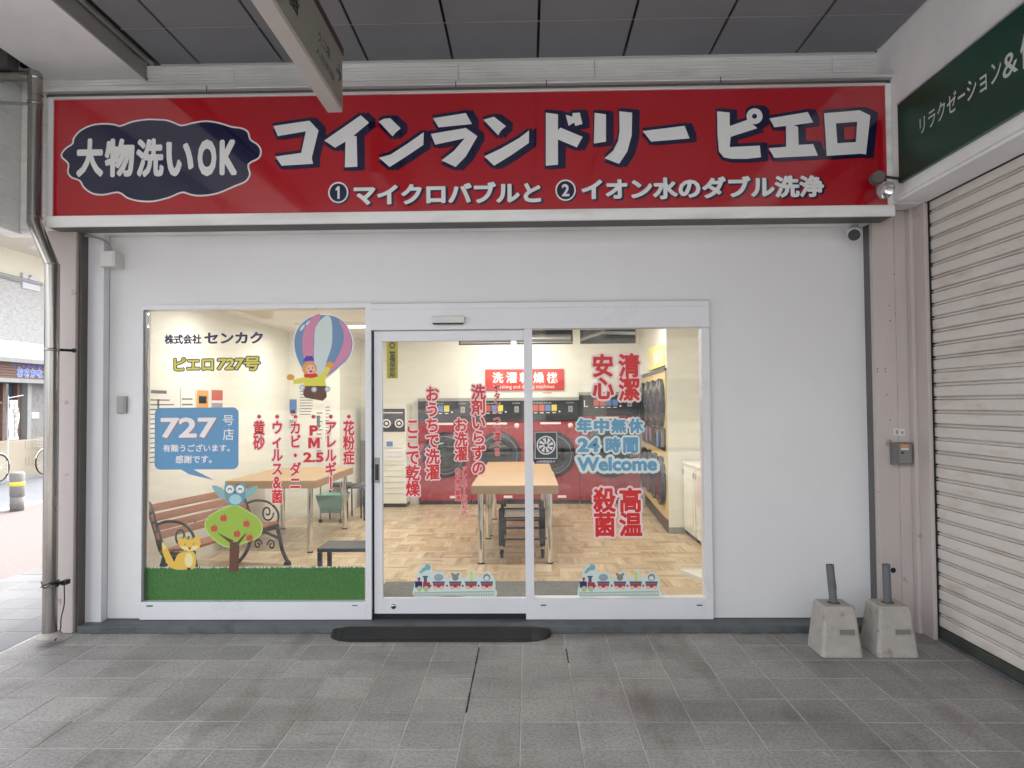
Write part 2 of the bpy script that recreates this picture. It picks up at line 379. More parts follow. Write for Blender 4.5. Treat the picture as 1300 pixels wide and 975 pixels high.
def vtext(mb, s, u0, u1, v0, v1, mp, layers):
    """vertical column, top v1 to bottom v0, one cell per character"""
    n = len(s); ch = (v1-v0)/n; w = u1-u0
    for i, c in enumerate(s):
        top = v1-i*ch; cu, cv = (u0+u1)/2, top-ch/2
        for L in layers:
            off, m, d = L[:3]
            vs, fs, bb = tmesh(c, min(off, SAFE))
            for k, (ox, oy) in enumerate(spread(off)):
                out = []
                for x, y in vs:
                    if c in VERT_ROT: a, b = (y-0.38), -(x-0.5)
                    elif ord(c) < 128: a, b = (x-(bb[0]+bb[1])/2)*1.1, (y-(bb[2]+bb[3])/2)*1.15
                    else: a, b = x-0.5, y-0.38
                    out.append(mp(cu+(a+ox)*w*1.02, cv+(b+oy)*ch*1.04, d+k*.000012))
                mb.add(out, fs, m)

def ellipse(cx, cy, rx, ry, n=20, a0=0, a1=2*PI, rot=0):
    k = n if abs(a1-a0-2*PI) < 1e-6 else n+1; out = []
    for i in range(k):
        a = a0+(a1-a0)*i/n; x, y = rx*math.cos(a), ry*math.sin(a)
        out.append((cx+x*math.cos(rot)-y*math.sin(rot), cy+x*math.sin(rot)+y*math.cos(rot)))
    return out
def spline(pts, k=4, closed=True):
    n = len(pts); out = []
    for i in range(n if closed else n-1):
        p0, p1, p2, p3 = (pts[(i-1) % n], pts[i], pts[(i+1) % n], pts[(i+2) % n]) if closed else (pts[max(i-1, 0)], pts[i], pts[i+1], pts[min(i+2, n-1)])
        for j in range(k):
            t = j/k
            out.append(tuple(0.5*((2*b)+(c-a)*t+(2*a-5*b+4*c-d)*t*t+(-a+3*b-3*c+d)*t**3) for a, b, c, d in zip(p0, p1, p2, p3)))
    if not closed: out.append(pts[-1])
    return out
def rrect(x0, x1, y0, y1, r, n=5):
    out = []
    for cx, cy, a in ((x1-r, y1-r, 0), (x0+r, y1-r, PI/2), (x0+r, y0+r, PI), (x1-r, y0+r, 1.5*PI)):
        for i in range(n+1): b = a+PI/2*i/n; out.append((cx+r*math.cos(b), cy+r*math.sin(b)))
    return out
def inset(pts, d):
    n = len(pts); area = sum(pts[i][0]*pts[(i+1) % n][1]-pts[(i+1) % n][0]*pts[i][1] for i in range(n)); sg = 1 if area > 0 else -1
    out = []
    for i in range(n):
        a, b, c = Vector(pts[i-1]), Vector(pts[i]), Vector(pts[(i+1) % n])
        e1 = (b-a).normalized(); e2 = (c-b).normalized(); nn = Vector((-(e1.y+e2.y), e1.x+e2.x)); l = nn.length
        if l < 1e-6: out.append(tuple(b)); continue
        nn /= l; k = d/max(0.5, l/2); out.append((b.x+sg*nn.x*k, b.y+sg*nn.y*k))
    return out

# ================================================================== THE PLACE
YW = 5.40          # front of the window frames
YP = 5.44          # white wall panel
STEP = 0.055
XL, XR = -3.63, 2.90
# ---- ground
struct('ground', MB().add([(-300, -300, -0.30), (300, -300, -0.30), (300, 300, -0.30), (-300, 300, -0.30)], [(0, 1, 2, 3)]), ground_m)
base = struct('pavement', MB().box(XL, 6.0, -14, 5.30, -0.3, -0.0025), mortar)
def tile_mesh(name, w, d, m):
    mb = MB(); c = 0.004
    e = .0012
    mb.add([(0, 0, -0.011), (w, 0, -0.011), (w, d, -0.011), (0, d, -0.011), (0, 0, -e), (w, 0, -e), (w, d, -e), (0, d, -e),
            (c, c, 0), (w-c, c, 0), (w-c, d-c, 0), (c, d-c, 0)],
           [(0, 1, 5, 4), (1, 2, 6, 5), (2, 3, 7, 6), (3, 0, 4, 7), (4, 5, 9, 8), (5, 6, 10, 9), (6, 7, 11, 10), (7, 4, 8, 11), (8, 9, 10, 11)])
    me = bpy.data.meshes.new(name); me.from_pydata(mb.v, [], mb.f); me.materials.append(m); return me
T = 0.30; J = 0.0055
xj = atZ(661.5, 900, 0)[0]; x_first = xj-math.floor((xj-XL)/T)*T
tm = tile_mesh('paving_tile', T-J, T-J, tile_m)
ys = [5.0-T*k for k in range(1, 9)]
cols = [x_first+T*i for i in range(-1, int((XR+0.15-x_first)/T)+1)]
for r, y in enumerate(ys):
    for c, x in enumerate(cols):
        me, x_, w_ = tm, x, T-J
        o = bpy.data.objects.new('paving_tile', me); COL.objects.link(o); o.parent = base
        if x < XL: o.scale.x = (x+T-XL-J)/(T-J); x_ = XL
        o.location = (x_+J/2, y+J/2, random.uniform(-0.0012, 0.0008)); o.rotation_euler = (random.uniform(-.0015, .0015), random.uniform(-.0015, .0015), 0)
tm2 = tile_mesh('paving_tile', T-J, 0.245, tile_m)
for x in cols:
    o = bpy.data.objects.new('paving_tile', tm2); COL.objects.link(o); o.parent = base
    x_ = x
    if x < XL: o.scale.x = (x+T-XL-J)/(T-J); x_ = XL
    o.location = (x_+J/2, 5.0+J/2, random.uniform(-0.001, 0.0006))
mb = MB()                                   # the tiles behind the photographer, joined
yy = ys[-1]-T
while yy > -13.5:
    for x in cols[1:]:
        z = random.uniform(-0.001, 0.0005); mb.add([(x+J/2, yy+J/2, z), (x+T-J/2, yy+J/2, z), (x+T-J/2, yy+T-J/2, z), (x+J/2, yy+T-J/2, z)], [(0, 1, 2, 3)])
    yy -= T
o = obj('paving_tile', mb, tile_m, base); o['kind'] = 'stuff'
xc_ = x_first+T*round((atZ(595, 880, 0)[0]-x_first)/T); mb = MB(); y = 4.95
while y > 3.95:
    w = random.uniform(.003, .009); L_ = random.uniform(.05, .16); mb.box(xc_-w/2+.0, xc_+w/2+.001, y-L_, y-.002, -.002, .0008+random.uniform(0, .0004)); y -= L_
obj('dark_joint_filler', mb, gap_black, base)
xc2 = x_first+T*round((atZ(722, 830, 0)[0]-x_first)/T)
obj('dark_joint_filler', MB().box(xc2-.002, xc2+.005, 4.66, 4.92, -.002, .001), gap_black, base)
# ---- street on the left
sb = struct('sidewalk', MB().box(-5.15, XL-0.002, -20, 40, -0.3, -0.003), mortar)
tm3 = tile_mesh('paving_tile', T-J, T-J, street_tile_m)
for i in range(5):
    for k in range(20):
        o = bpy.data.objects.new('paving_tile', tm3); COL.objects.link(o); o.parent = sb
        o.location = (-5.15+0.3*i+J/2+0.006, 3.5+T*k, random.uniform(-.001, .001))
mb = MB()
for i in range(5):
    for k in list(range(-60, 0))+list(range(20, 100)):
        x = -5.144+0.3*i; y = 3.5+T*k; mb.add([(x+J/2, y, 0), (x+T-J/2, y, 0), (x+T-J/2, y+T-J, 0), (x+J/2, y+T-J, 0)], [(0, 1, 2, 3)])
o = obj('paving_tile', mb, street_tile_m, sb); o['kind'] = 'stuff'
struct('footpath', MB().box(-8.62, -5.152, -60, 90, -0.3, -0.004), pink_pave)
mb = MB()
for k in range(-60, 90): mb.box(-8.80, -8.622, k*1.0+0.004, k*1.0+0.996, -0.3, 0.004)
struct('kerb', mb, kerb_m, bev=0.01)
struct('road', MB().box(-12.6, -8.802, -60, 90, -0.3, -0.11), asphalt)
struct('road_marking', MB().box(-9.25, -9.10, -60, 90, -0.109, -0.105), kerb_m)
struct('far_kerb', MB().box(-12.9, -12.602, -60, 90, -0.3, -0.02), kerb_m)

# ------------------------------------------------------------------ arcade roof
ZC = 4.30
cb = struct('arcade_ceiling', MB().box(-3.66, 6.0, 0.2, 5.42, ZC+0.02, ZC+0.25), gap_black)
pw = 0.645
jx = [atY(p, 60, 5.30)[0] for p in (248.7, 356, 463.8, 572, 682.5, 793, 904, 1015.7)]
x_a = jx[4]
rows = [(4.776, 5.30), (4.131, 4.770), (3.486, 4.125), (2.841, 3.480), (2.196, 2.835)]
for y0, y1 in rows:
    for i in range(-5, 5):
        a = max(x_a+pw*i+0.010, -2.78); b = min(x_a+pw*(i+1)-0.010, 2.62)
        if b-a < 0.05: continue
        obj('ceiling_panel', MB().box(a, b, y0, y1, ZC-0.004, ZC+0.019), ceil_m, cb)
mb = MB()
for k in range(3):
    for i in range(-5, 5):
        a = max(x_a+pw*i+0.010, -2.78); b = min(x_a+pw*(i+1)-0.010, 2.62); y1 = 2.19-k*0.645
        mb.box(a, b, y1-0.639, y1, ZC-0.004, ZC+0.019)
o = obj('ceiling_panel', mb, ceil_m, cb); o['kind'] = 'stuff'
for y in (4.773, 4.128, 3.483, 2.838, 2.193):
    obj('ceiling_joint_bar', MB().box(-2.79, 2.62, y-0.003, y+0.003, ZC-0.007, ZC-0.0045), trim_grey, cb)

# front beam with fine horizontal siding
bm = thing('front_beam', 'white ribbed siding beam between dark ceiling and red shop sign', 'beam', (0, 5.4, 3.0))
z0b, z1b = 3.012, ZC-0.006
seams = [-3.868]+[atY(p, 90, 5.30)[0] for p in (298, 582, 755, 1057)]+[2.66]
for a, b in zip(seams[:-1], seams[1:]):
    mb = MB(); z = z1b; n = 0
    mb.box(a+0.002, b-0.002, 5.312, 5.42, z0b, z1b)
    while z > z0b+0.03:
        mb.hexa([(a+.002, 5.300, z-0.0235), (b-.002, 5.300, z-0.0235), (b-.002, 5.311, z-0.0235), (a+.002, 5.311, z-0.0235),
                 (a+.002, 5.3025, z-0.001), (b-.002, 5.3025, z-0.001), (b-.002, 5.311, z-0.001), (a+.002, 5.311, z-0.001)])
        z -= 0.0245
    obj('siding_panel', mb, siding, bm)
obj('ceiling_trim', MB().box(-2.78, 2.62, 5.285, 5.305, ZC-0.022, ZC-0.005), silver, bm)

# deep white beam running towards the viewer on the left
db = thing('side_beam', 'broad white plaster beam running overhead at the left edge', 'beam', (-3.2, 2, 4.19))
obj('beam_body', MB().box(-3.66, -2.90, 0.2, 5.298, 4.19, ZC+0.02), plaster, db, bev=0.01)
obj('gap_sky_block', MB().box(-3.88, -3.661, 5.28, 5.42, ZC+.001, 4.549), gap_black, db)  # black block added to shut out sky and stand for the dark gap
obj('edge_moulding', MB().box(-2.90, -2.885, 0.2, 5.298, 4.178, 4.20).box(-2.90, -2.892, 0.2, 5.298, 4.201, ZC+0.018).box(-2.865, -2.84, 0.2, 5.298, ZC-0.006, ZC+0.018), trim_grey, db)
# outer fascia of the arcade
fa = thing('side_fascia', 'white ribbed outer fascia of the arcade behind the steel downpipe', 'fascia', (-3.72, 2, 3.0))
mb = MB(); mb.box(-4.02, -3.882, 0.2, 5.42, 3.01, 4.70).box(-3.881, -3.665, 0.2, 5.42, 4.55, 4.70)
z = 4.70
while z > 3.02:
    mb.hexa([(-3.882, 0.2, z-0.0235), (-3.870, 0.2, z-0.0235), (-3.870, 5.42, z-0.0235), (-3.882, 5.42, z-0.0235),
             (-3.882, 0.2, z-0.001), (-3.8722, 0.2, z-0.001), (-3.8722, 5.42, z-0.001), (-3.882, 5.42, z-0.001)]); z -= 0.0245
obj('siding_panel', mb, siding, fa)

# right hand shop: fascia, green sign, shutter
rf = thing('shutter_shop_front', 'plain white fascia and soffit above the beige roller shutter on the right', 'building', (3.2, 3, 0))
XF = 2.635
obj('fascia', MB().box(XF, 3.6, 0.2, 5.298, 3.125, ZC+0.018), plaster, rf, bev=0.008)
obj('soffit_lip', MB().box(XF+0.02, XR-0.03, 0.2, 5.10, 3.105, 3.124), plaster, rf)
obj('shutter_housing', MB().box(XR-0.028, 3.6, 0.2, 5.12, 3.10, 3.123), gap_black, rf)
obj('back_wall', MB().box(3.10, 3.6, 0.2, 5.30, 0, 3.055), plaster, rf)
obj('side_wall', MB().box(XR-0.02, 3.099, 0.2, 0.30, 0, 3.055), pink_steel, rf)
obj('soffit_infill', MB().box(XF+.01, 3.6, 5.121, 5.299, 3.101, 3.124).box(XF+.01, 3.6, 5.2995, 5.60, 3.101, ZC), plaster, rf)  # infill added to stop sky light leaking between fascia and pier
obj('shutter_light_block', MB().box(2.94, 2.95, 0.32, 5.10, 0.03, 3.098).box(2.88, 3.6, 5.1205, 5.60, 0, 3.0995), gap_black, rf)  # unseen black boxes added to stop light leaking through the shutter
obj('threshold', MB().box(XR-0.03, 3.099, 0.31, 5.09, -0.02, 0.022), plinth_m, rf)

gs = thing('green_signboard', 'dark green shop sign with white katakana on the right fascia', 'signboard', (XF, 3, 3.2))
gy = atX(1140, 180, XF-0.03)[0]
gz1 = atX(1141, 132, XF-0.03)[1]; gz0 = atX(1141, 232.5, XF-0.03)[1]
obj('sign_panel', MB().box(XF-0.03, XF-0.001, 0.5, gy, gz0, gz1), green_m, gs, bev=0.003)
obj('sign_edge_trim', MB().box(XF-0.036, XF-0.001, 0.5, gy, gz1+0.0005, gz1+0.012), silver, gs)
mb = MB(); mp = YZm(XF-0.031)
ty = atX(1166, 165, XF-0.03)[0]
gs_s = 'リラクゼーション&健康'
chw = 0.103; v0 = atX(1168, 171, XF-0.03)[1]
uu = -ty
for i, c in enumerate(gs_s):
    w = chw*(1.0 if c not in 'ー' else 0.8)
    h = 0.105+0.003*i
    if c == '&': w = 0.135; h = 0.15
    if c in '健康': w = 0.15; h = 0.16
    vs, fs, bb = tmesh(c, 0.008)
    if c in '&健康' : k0 = (v0-0.02, h)
    bw = bb[1]-bb[0]; bh = max(bb[3]-bb[2], 0.1)
    sy = (h/0.82); sx = w/0.98
    mb.add([mp(uu+(x-0.02)*sx if c != '&' else uu+(x-bb[0])/bw*w*0.9, v0+(y+0.04)*sy*0.98-(0.02 if c in '&健康' else 0), 0.0012) for x, y in vs], fs, 0)
    uu += w+0.004
obj('lettering', mb, mat('green_sign_white', (0.62, 0.66, 0.62), 0.4), gs)

rs = thing('roller_shutter', 'closed beige roller shutter with many horizontal slats', 'shutter', (XR, 3, 0))
def slat_mesh():
    mb = MB(); y0, y1 = 0.32, 5.10; prof = [(0.004, 0.0), (-0.012, 0.004), (-0.0145, 0.010), (-0.0155, 0.038), (-0.0145, 0.066), (-0.011, 0.0705), (0.006, 0.0725), (0.006, 0.0755), (-0.009, 0.0775), (-0.011, 0.082), (-0.009, 0.0865), (0.006, 0.0885), (0.006, 0.0925), (0.004, 0.0945)]
    vs = []
    for x, z in prof: vs += [(x, y0, z), (x, y1, z)]
    fs = [(2*i, 2*i+1, 2*i+3, 2*i+2) for i in range(len(prof)-1)]
    return mb.add(vs, fs)
sm_ = slat_mesh(); first = None; z = 0.095; n = 0
while z < 3.05:
    if first is None:
        first = obj('slat', sm_, slat_m, rs, local=True); s_ = first
        first.data.transform(Matrix.Translation((0, -3, 0)))
    else:
        s_ = first.copy(); COL.objects.link(s_); s_.parent = rs
    s_.rotation_euler = (random.uniform(-.0003, .0003), 0, random.uniform(-.0004, .0004)); s_.location = (random.uniform(-0.0015, 0.0015), 0, z); z += 0.0950; n += 1
obj('bottom_rail', MB().box(XR-0.018, XR+0.02, 0.32, 5.10, 0.024, 0.092), mat('shutter_bottom_rail', (0.05, 0.055, 0.045), 0.5, noise=(8, 0.3)), rs, bev=0.003)
obj('guide_rail', MB().box(XR-0.0235, XR-0.0215, 5.085, 5.112, 0.0, 3.10).box(XR-0.021, XR+0.03, 5.1005, 5.112, 0.0, 3.10), gap_black, rs)

# right pier
rp = thing('right_pillar', 'dusty pink steel clad pier between white shop wall and roller shutter', 'pillar', (2.7, 5.2, 0))
YR = 5.30
px0 = atY(1112, 520, YR)[0]
obj('cladding', MB().box(px0, px0+0.16, YR, 5.44, 0, 3.10).box(px0+0.1605, 2.845, YR-.006, 5.44, 0, 3.10), pink_steel, rp, bev=0.003)
obj('door_rail', MB().box(2.846, 2.876, 5.10, 5.44, 0, 3.10).box(2.815, 2.8455, 5.235, 5.29, 0, 3.10), pink_steel, rp, bev=0.003)
mb = MB()
for px, py in ((1137, 323), (1135, 348), (1129, 388), (1137, 399), (1130, 407), (1138, 430), (1114, 468), (1114, 472), (1124, 468), (1124, 472), (1126, 501), (1130, 533)):
    x, z = atY(px, py, YR); mb.lathe([(0.0, -0.0012), (0.004, -0.0012), (0.0045, 0.0)], (x, YR, z), 'Y', 8)
obj('screw_hole', mb, gap_black, rp)
x, z = atY(1134, 724, YR)
obj('anchor_hole', MB().lathe([(0, -0.002), (0.018, -0.002), (0.02, 0)], (x, YR, z), 'Y', 14), gap_black, rp)
a, b, c, d = rect(1134.5, 544, 1148, 553, YR)
mb = MB().box(a, b, YR-.008, YR-.0005, c, d, 0)
obj('number_plate', mb.box(a+.01, a+.03, YR-.0095, YR-.0085, c+.01, d-.01, 1).box(b-.03, b-.01, YR-.0095, YR-.0085, c+.012, d-.02, 1), [wht_plastic, trim_grey], rp)
kb = thing('key_switch_box', 'small grey shutter key switch box with orange label on pink pier', 'switch box', (2.7, 5.12, 1.3))
a, b, c, d = rect(1135, 562, 1158, 590, YR-.07)
obj('box', MB().box(a, b, YR-.075, YR-.0065, c, d), mat('key_box_grey', (0.16, 0.155, 0.15), 0.5, noise=(12, .1)), kb, bev=0.004)
obj('face_plate', MB().box(a+.035, b-.008, YR-.08, YR-.0755, c+.012, d-.008), mat('key_box_face', (0.26, 0.25, 0.24), 0.4, metal=.4), kb, bev=0.002)
obj('label_sticker', MB().box(a+.045, b-.03, YR-.0825, YR-.0805, d-.052, d-.014, 0).box(a+.045, b-.03, YR-.0832, YR-.0827, d-.052, d-.04, 1), [mat('orange_label', (0.6, 0.28, 0.12), 0.5), paper], kb)
obj('keyhole', MB().lathe([(0, -0.004), (0.008, -0.004), (0.009, 0)], (a+.055, YR-.0803, d-.072), 'Y', 14), dark_plastic, kb)

# left pier
lp = thing('left_pillar', 'dusty pink steel clad pier at the left end behind the downpipe', 'pillar', (-3.4, 5.2, 0))
lx1 = atY(95, 520, 5.25)[0]; lx0 = XL; lx2 = atY(102.5, 520, 5.30)[0]; lx3 = atY(108, 520, 5.36)[0]
obj('cladding', MB().box(lx0, lx0+0.10, 5.26, 5.44, 0, 3.02).box(lx0+0.101, lx1, 5.25, 5.44, 0, 3.02), pink_steel, lp, bev=0.006)
obj('side_channel', MB().box(lx1+0.001, lx1+0.022, 5.28, 5.44, 0, 3.02).box(lx1+0.0225, lx2, 5.30, 5.44, 0, 3.02), mat('channel_brown', (0.10, 0.088, 0.085), 0.5), lp)
obj('dark_gap', MB().box(lx2+.001, lx3-.001, 5.37, 5.44, 0, 3.02), gap_black, lp)

# ------------------------------------------------------------------ the laundry shop front
shop = thing('laundry_shop', 'white fronted coin laundry with glazed sliding door and two shop windows', 'building', (-0.3, 5.4, 0))
def px2x(p, y, Y=YW): return atY(p, y, Y)[0]
wxL = px2x(178.5, 560); wxR = px2x(902.5, 560)                    # outer edges of the glazing
postL = px2x(108, 560, YW-.04); postR = px2x(130, 560, YW-.04)
pnL = px2x(135, 560, YP); pnR = px2x(1104.5, 560, YP)
zB = STEP; zT = atY(600, 289, YP)[1]; zW = atY(300, 386, YW)[1]; zW = (zW+atY(880, 380.3, YW)[1])/2
mb = MB().box(pnL, wxL, YP, YP+.08, zB, zT).box(wxR, pnR, YP, YP+.08, zB, zT).box(wxL+.0, wxR, YP, YP+.08, zW, zT)
obj('wall', mb, white_panel, shop)
obj('pier_side_rail', MB().box(pnR+.021, px0-.001, 5.345, 5.5, 0, 3.04), mat('pier_rail_dark', (.10, .10, .10), .5), shop)
obj('corner_post', MB().box(postL, postR, YW-.04, YP+.08, zB-.012, zT), alu, shop, bev=0.003)
obj('post_reveal', MB().box(postR+.001, pnL-.001, YP-.005, YP+.08, zB, zT), alu_dark, shop)
obj('edge_strip', MB().box(pnR+.001, pnR+.02, YP-.03, YP+.08, 0, 3.04), gap_black, shop)
obj('edge_strip', MB().box(pnR-.012, pnR-.005, YP-.006, YP-.001, zB, zT-.003), alu_dark, shop)
obj('lintel', MB().box(postL, pnR+.0, YP-.02, YP+.10, zT+.001, 3.045), mat('lintel_grey', (0.16, 0.15, 0.14), .6), shop)
plx0 = atY(97.5, 795, 5.25)[0]; 
mb = MB().box(plx0, px0-0.003, 5.252, 5.60, -0.01, STEP-.004)
pl = obj('plinth', mb, plinth_m, shop, bev=0.006)
mb = MB(); x = plx0
while x < px0-.1:
    w = random.uniform(.03, .16); mb.box(x, x+w, 5.2505-random.uniform(.004, .016), 5.2515, -.001, .0012+random.uniform(0, .0015)); x += w+random.uniform(0, .05)
o = obj('grit_line', mb, mat('floor_grit', (.10, .095, .085), .95, noise=(60, .4)), shop); o['kind'] = 'stuff'
# measured rows
def h(px, py, Y=YW): return atY(px, py, Y)[1]
zHd = h(560, 418.5)                      # underside of the door header
zGt = h(560, 432.5)
mull0, mull1 = px2x(666.5, 600), px2x(677, 600)
dpost0, dpost1 = px2x(463.8, 580), px2x(471.4, 580)
# left window
lw = obj('window', MB().frame(wxL, dpost1, zB, zW, YW, YP+.06, 0.012, dpost1-dpost0, h(300, 764.2)-zB, zW-h(300, 392.2)), alu, shop, bev=0.002,
         label='wide left shop window with balloon, tree, owl and fox stickers')
gYL = YW+0.055
obj('reveal', MB().box(wxL+.0125, wxL+.022, YW+.02, gYL+.01, h(300, 764.2)+.001, h(300, 392.2)-.001), alu_dark, lw)
obj('pane', MB().box(wxL+.0225, dpost0-.001, gYL, gYL+.006, h(300, 764.2)-.004, h(300, 392.2)+.004), glass_m, lw)
obj('drain_slot', MB().box(*[atY(186, 769, YW)[0], atY(194, 769, YW)[0]], YW-.003, YW-.0005, h(190, 770), h(190, 768.5)), dark_plastic, lw)
obj('drain_slot', MB().box(atY(447, 768, YW)[0], atY(454, 768, YW)[0], YW-.003, YW-.0005, h(450, 769), h(450, 768)), dark_plastic, lw)
# header over door and right window
hd = obj('door_header', MB().box(dpost1+.001, wxR, YW-.012, YP+.06, zHd, zW-.001).box(dpost1+.001, wxR, YW-.018, YW-.0125, zW-.055, zW-.012), alu, shop, bev=0.003)
obj('groove', MB().box(dpost1+.001, wxR, YW-.0135, YW-.0125, zW-.009, zW-.006), alu_dark, hd)
# right window
zRb, zRt = h(780, 760.2), h(780, 416.2)
rw = obj('window', MB().frame(mull0, wxR, zB, zHd-.001, YW, YP+.06, mull1-mull0, wxR-px2x(893, 590), zRb-zB, zHd-.001-zRt), alu, shop, bev=0.002,
         label='right shop window with opening hours and hygiene lettering')
gYR = YW+.03
obj('pane', MB().box(mull1-.001, px2x(893, 590)+.001, gYR, gYR+.006, zRb-.004, zRt+.004), glass_m, rw)
for p in (690, 888): obj('drain_slot', MB().box(atY(p-3.5, 768, YW)[0], atY(p+3.5, 768, YW)[0], YW-.003, YW-.0005, h(p, 769), h(p, 767.5)), dark_plastic, rw)
# sliding door, a little behind the frame
YD = YW+.03
dx0, dx1 = px2x(475, 600, YD), mull0-.001
zDb, zDg, zDt = h(570, 779, YD), h(570, 759.3, YD), zHd-.004
dr = obj('sliding_door', MB().frame(dx0, dx1+.02, zDb, zDt, YD, YD+.035, px2x(485.6, 600, YD)-dx0, .021, zDg-zDb, zDt-h(560, 432.8, YD)), alu, shop, bev=0.002)
obj('door_gap', MB().box(dpost1+.001, dx0-.001, YD+.01, YD+.04, zDb, zDt).box(dpost1+.001, dx1, YD+.006, YD+.03, STEP, zDb-.001), gap_black, shop)
gYD = YD+.012
obj('pane', MB().box(px2x(485.6, 600, YD)-.001, dx1, gYD, gYD+.006, zDg-.004, h(560, 432.8, YD)+.004), glass_m, dr)
a, b, c, d = rect(475.5, 581, 482, 613, YD)
hn = obj('handle', MB().box(a, b, YD-.006, YD-.001, c, d), trim_grey, dr, bev=0.004)
obj('finger_recess', MB().box(a+.006, b-.006, YD-.0075, YD-.0062, c+.02, d-.05), dark_plastic, hn)
a, b, c, d = rect(496, 766.5, 503, 773.5, YD)
obj('floor_lock', MB().lathe([(0, -.006), (.016, -.006), (.02, 0)], ((a+b)/2, YD, (c+d)/2), 'Y', 16), steel, dr)
obj('lock_core', MB().box((a+b)/2-.004, (a+b)/2+.004, YD-.008, YD-.0062, (c+d)/2-.008, (c+d)/2+.008), dark_plastic, dr)
# automatic door sensor
sn = thing('door_sensor', 'slim white motion sensor with dark lens above the sliding door', 'sensor', (-0.5, YW, 2.25))
a, b, c, d = rect(548, 401.5, 590, 411.5, YW-.03)
obj('housing', MB().box(a, b, YW-.05, YW-.013, c+.008, d), wht_plastic, sn, bev=0.004)
obj('lens', MB().box(a+.012, b-.012, YW-.047, YW-.02, c-.002, c+.0075), dark_plastic, sn, bev=0.002)
# ------------------------------------------------------------------ stickers
def sheet(nm, parent, mb, mats, label=None): return obj(nm, mb, mats, parent, label=label)
RW = [st_pink, st_red]
gy_ = gYL-.001
def RL(Y, *a): return rect(*a, Y)
def vcol(parent, Y, s, cx, w, y0, y1, mats=RW, wt=.028, ol=.10, nm='sticker', label=None, dot=False):
    a, b, c, d = rect(cx-w/2, y0, cx+w/2, y1, Y); mb = MB()
    vtext(mb, s, a, b, c, d, XZ(Y-.001), [(ol, 0, .0006), (wt, 1, .0012)])
    if dot:
        x, z = atY(cx, 529, Y); mb.flat([ellipse(x, z, .020, .020, 14)], XZ(Y-.001), 0, .0007); mb.flat([ellipse(x, z, .014, .014, 14)], XZ(Y-.001), 1, .0013)
    return obj(nm, mb, mats, parent, label=label)
def hline(mb, Y, s, x0, x1, y0, y1, layers, slant=0):
    a, b, c, d = rect(x0, y0, x1, y1, Y); text(mb, s, a, b, c, d, XZ(Y-.001), layers, slant)

Y = gYL
mb = MB(); hline(mb, Y, '株式会社', 209, 256, 424.5, 437, [(.04, 0, .001)]); hline(mb, Y, 'センカク', 259.5, 334, 421.5, 436.5, [(.04, 0, .001)])
obj('lettering', mb, st_navy, lw, label='navy company name lettering at the top left of the window')
mb = MB(); hline(mb, Y, 'ピエロ', 221, 271, 454, 470.5, [(.10, 0, .0006), (.03, 1, .0012)]); hline(mb, Y, '727号', 275, 329, 453, 470.5, [(.10, 0, .0006), (.03, 1, .0012)], .12)
obj('lettering', mb, [st_navy, st_yel], lw, label='yellow outlined branch number lettering')
# blue speech panel
mb = MB(); a, b, c, d = rect(196.5, 517.5, 303, 596, Y); mp = XZ(Y-.001)
mb.flat([rrect(a, b, c, d, .045)], mp, 0, .0005)
tail = [atY(p[0], p[1], Y) for p in ((230, 596), (246, 596), (272, 609.5), (240, 602))]
mb.flat([[(x, z-.0005) for x, z in tail]], mp, 0, .0005)
hline(mb, Y, '727', 204, 275, 530, 556, [(.045, 2, .0008, .004, -.004), (.03, 1, .0012)])
hline(mb, Y, '号', 283, 297, 527, 540, [(.01, 1, .0012)]); hline(mb, Y, '店', 283, 297, 544, 559, [(.01, 1, .0012)])
hline(mb, Y, '有難うございます。', 207, 292, 564, 573.5, [(.02, 1, .0012)]); hline(mb, Y, '感謝です。', 223, 269, 578, 588, [(.02, 1, .0012)])
obj('speech_panel', mb, [st_blue2, st_white, mat('st_shade', (.35, .16, .16), .5)], lw, label='blue rounded speech panel with white 727 lettering')
for s, cx, y1 in (('花粉症', 443, 590), ('アレルギー', 420, 622), ('カビ・ダニ', 375, 622), ('ウィルス&菌', 352, 639), ('黄砂', 329, 571)):
    vcol(lw, Y, s, cx, 14.5, 534, y1, dot=True, label={'花粉症': 'rightmost vertical red characters'}.get(s))
mb = MB()
hline(mb, Y, 'P', 393, 404, 540, 553, [(.085, 0, .0006), (.045, 1, .0012)]); Mp = [atY(x, y, Y) for x, y in ((391.5, 569), (391.5, 555.5), (395.5, 555.5), (398.7, 562), (402, 555.5), (406, 555.5), (406, 569), (402.6, 569), (402.6, 561.5), (399.6, 567.5), (397.8, 567.5), (394.9, 561.5), (394.9, 569))]
Mo = rrect(*[v for v in (min(p[0] for p in Mp)-.007, max(p[0] for p in Mp)+.007, min(p[1] for p in Mp)-.007, max(p[1] for p in Mp)+.007)], .006)
mb.flat([Mo], XZ(Y-.001), 0, .0006); mb.flat([Mp], XZ(Y-.001), 1, .0013)
hline(mb, Y, '2.5', 385, 411, 574, 587, [(.085, 0, .0006), (.045, 1, .0012)])
x, z = atY(398, 529, Y); mb.flat([ellipse(x, z, .020, .020, 14)], XZ(Y-.001), 0, .0007); mb.flat([ellipse(x, z, .014, .014, 14)], XZ(Y-.001), 1, .0013)
obj('sticker', mb, RW, lw)
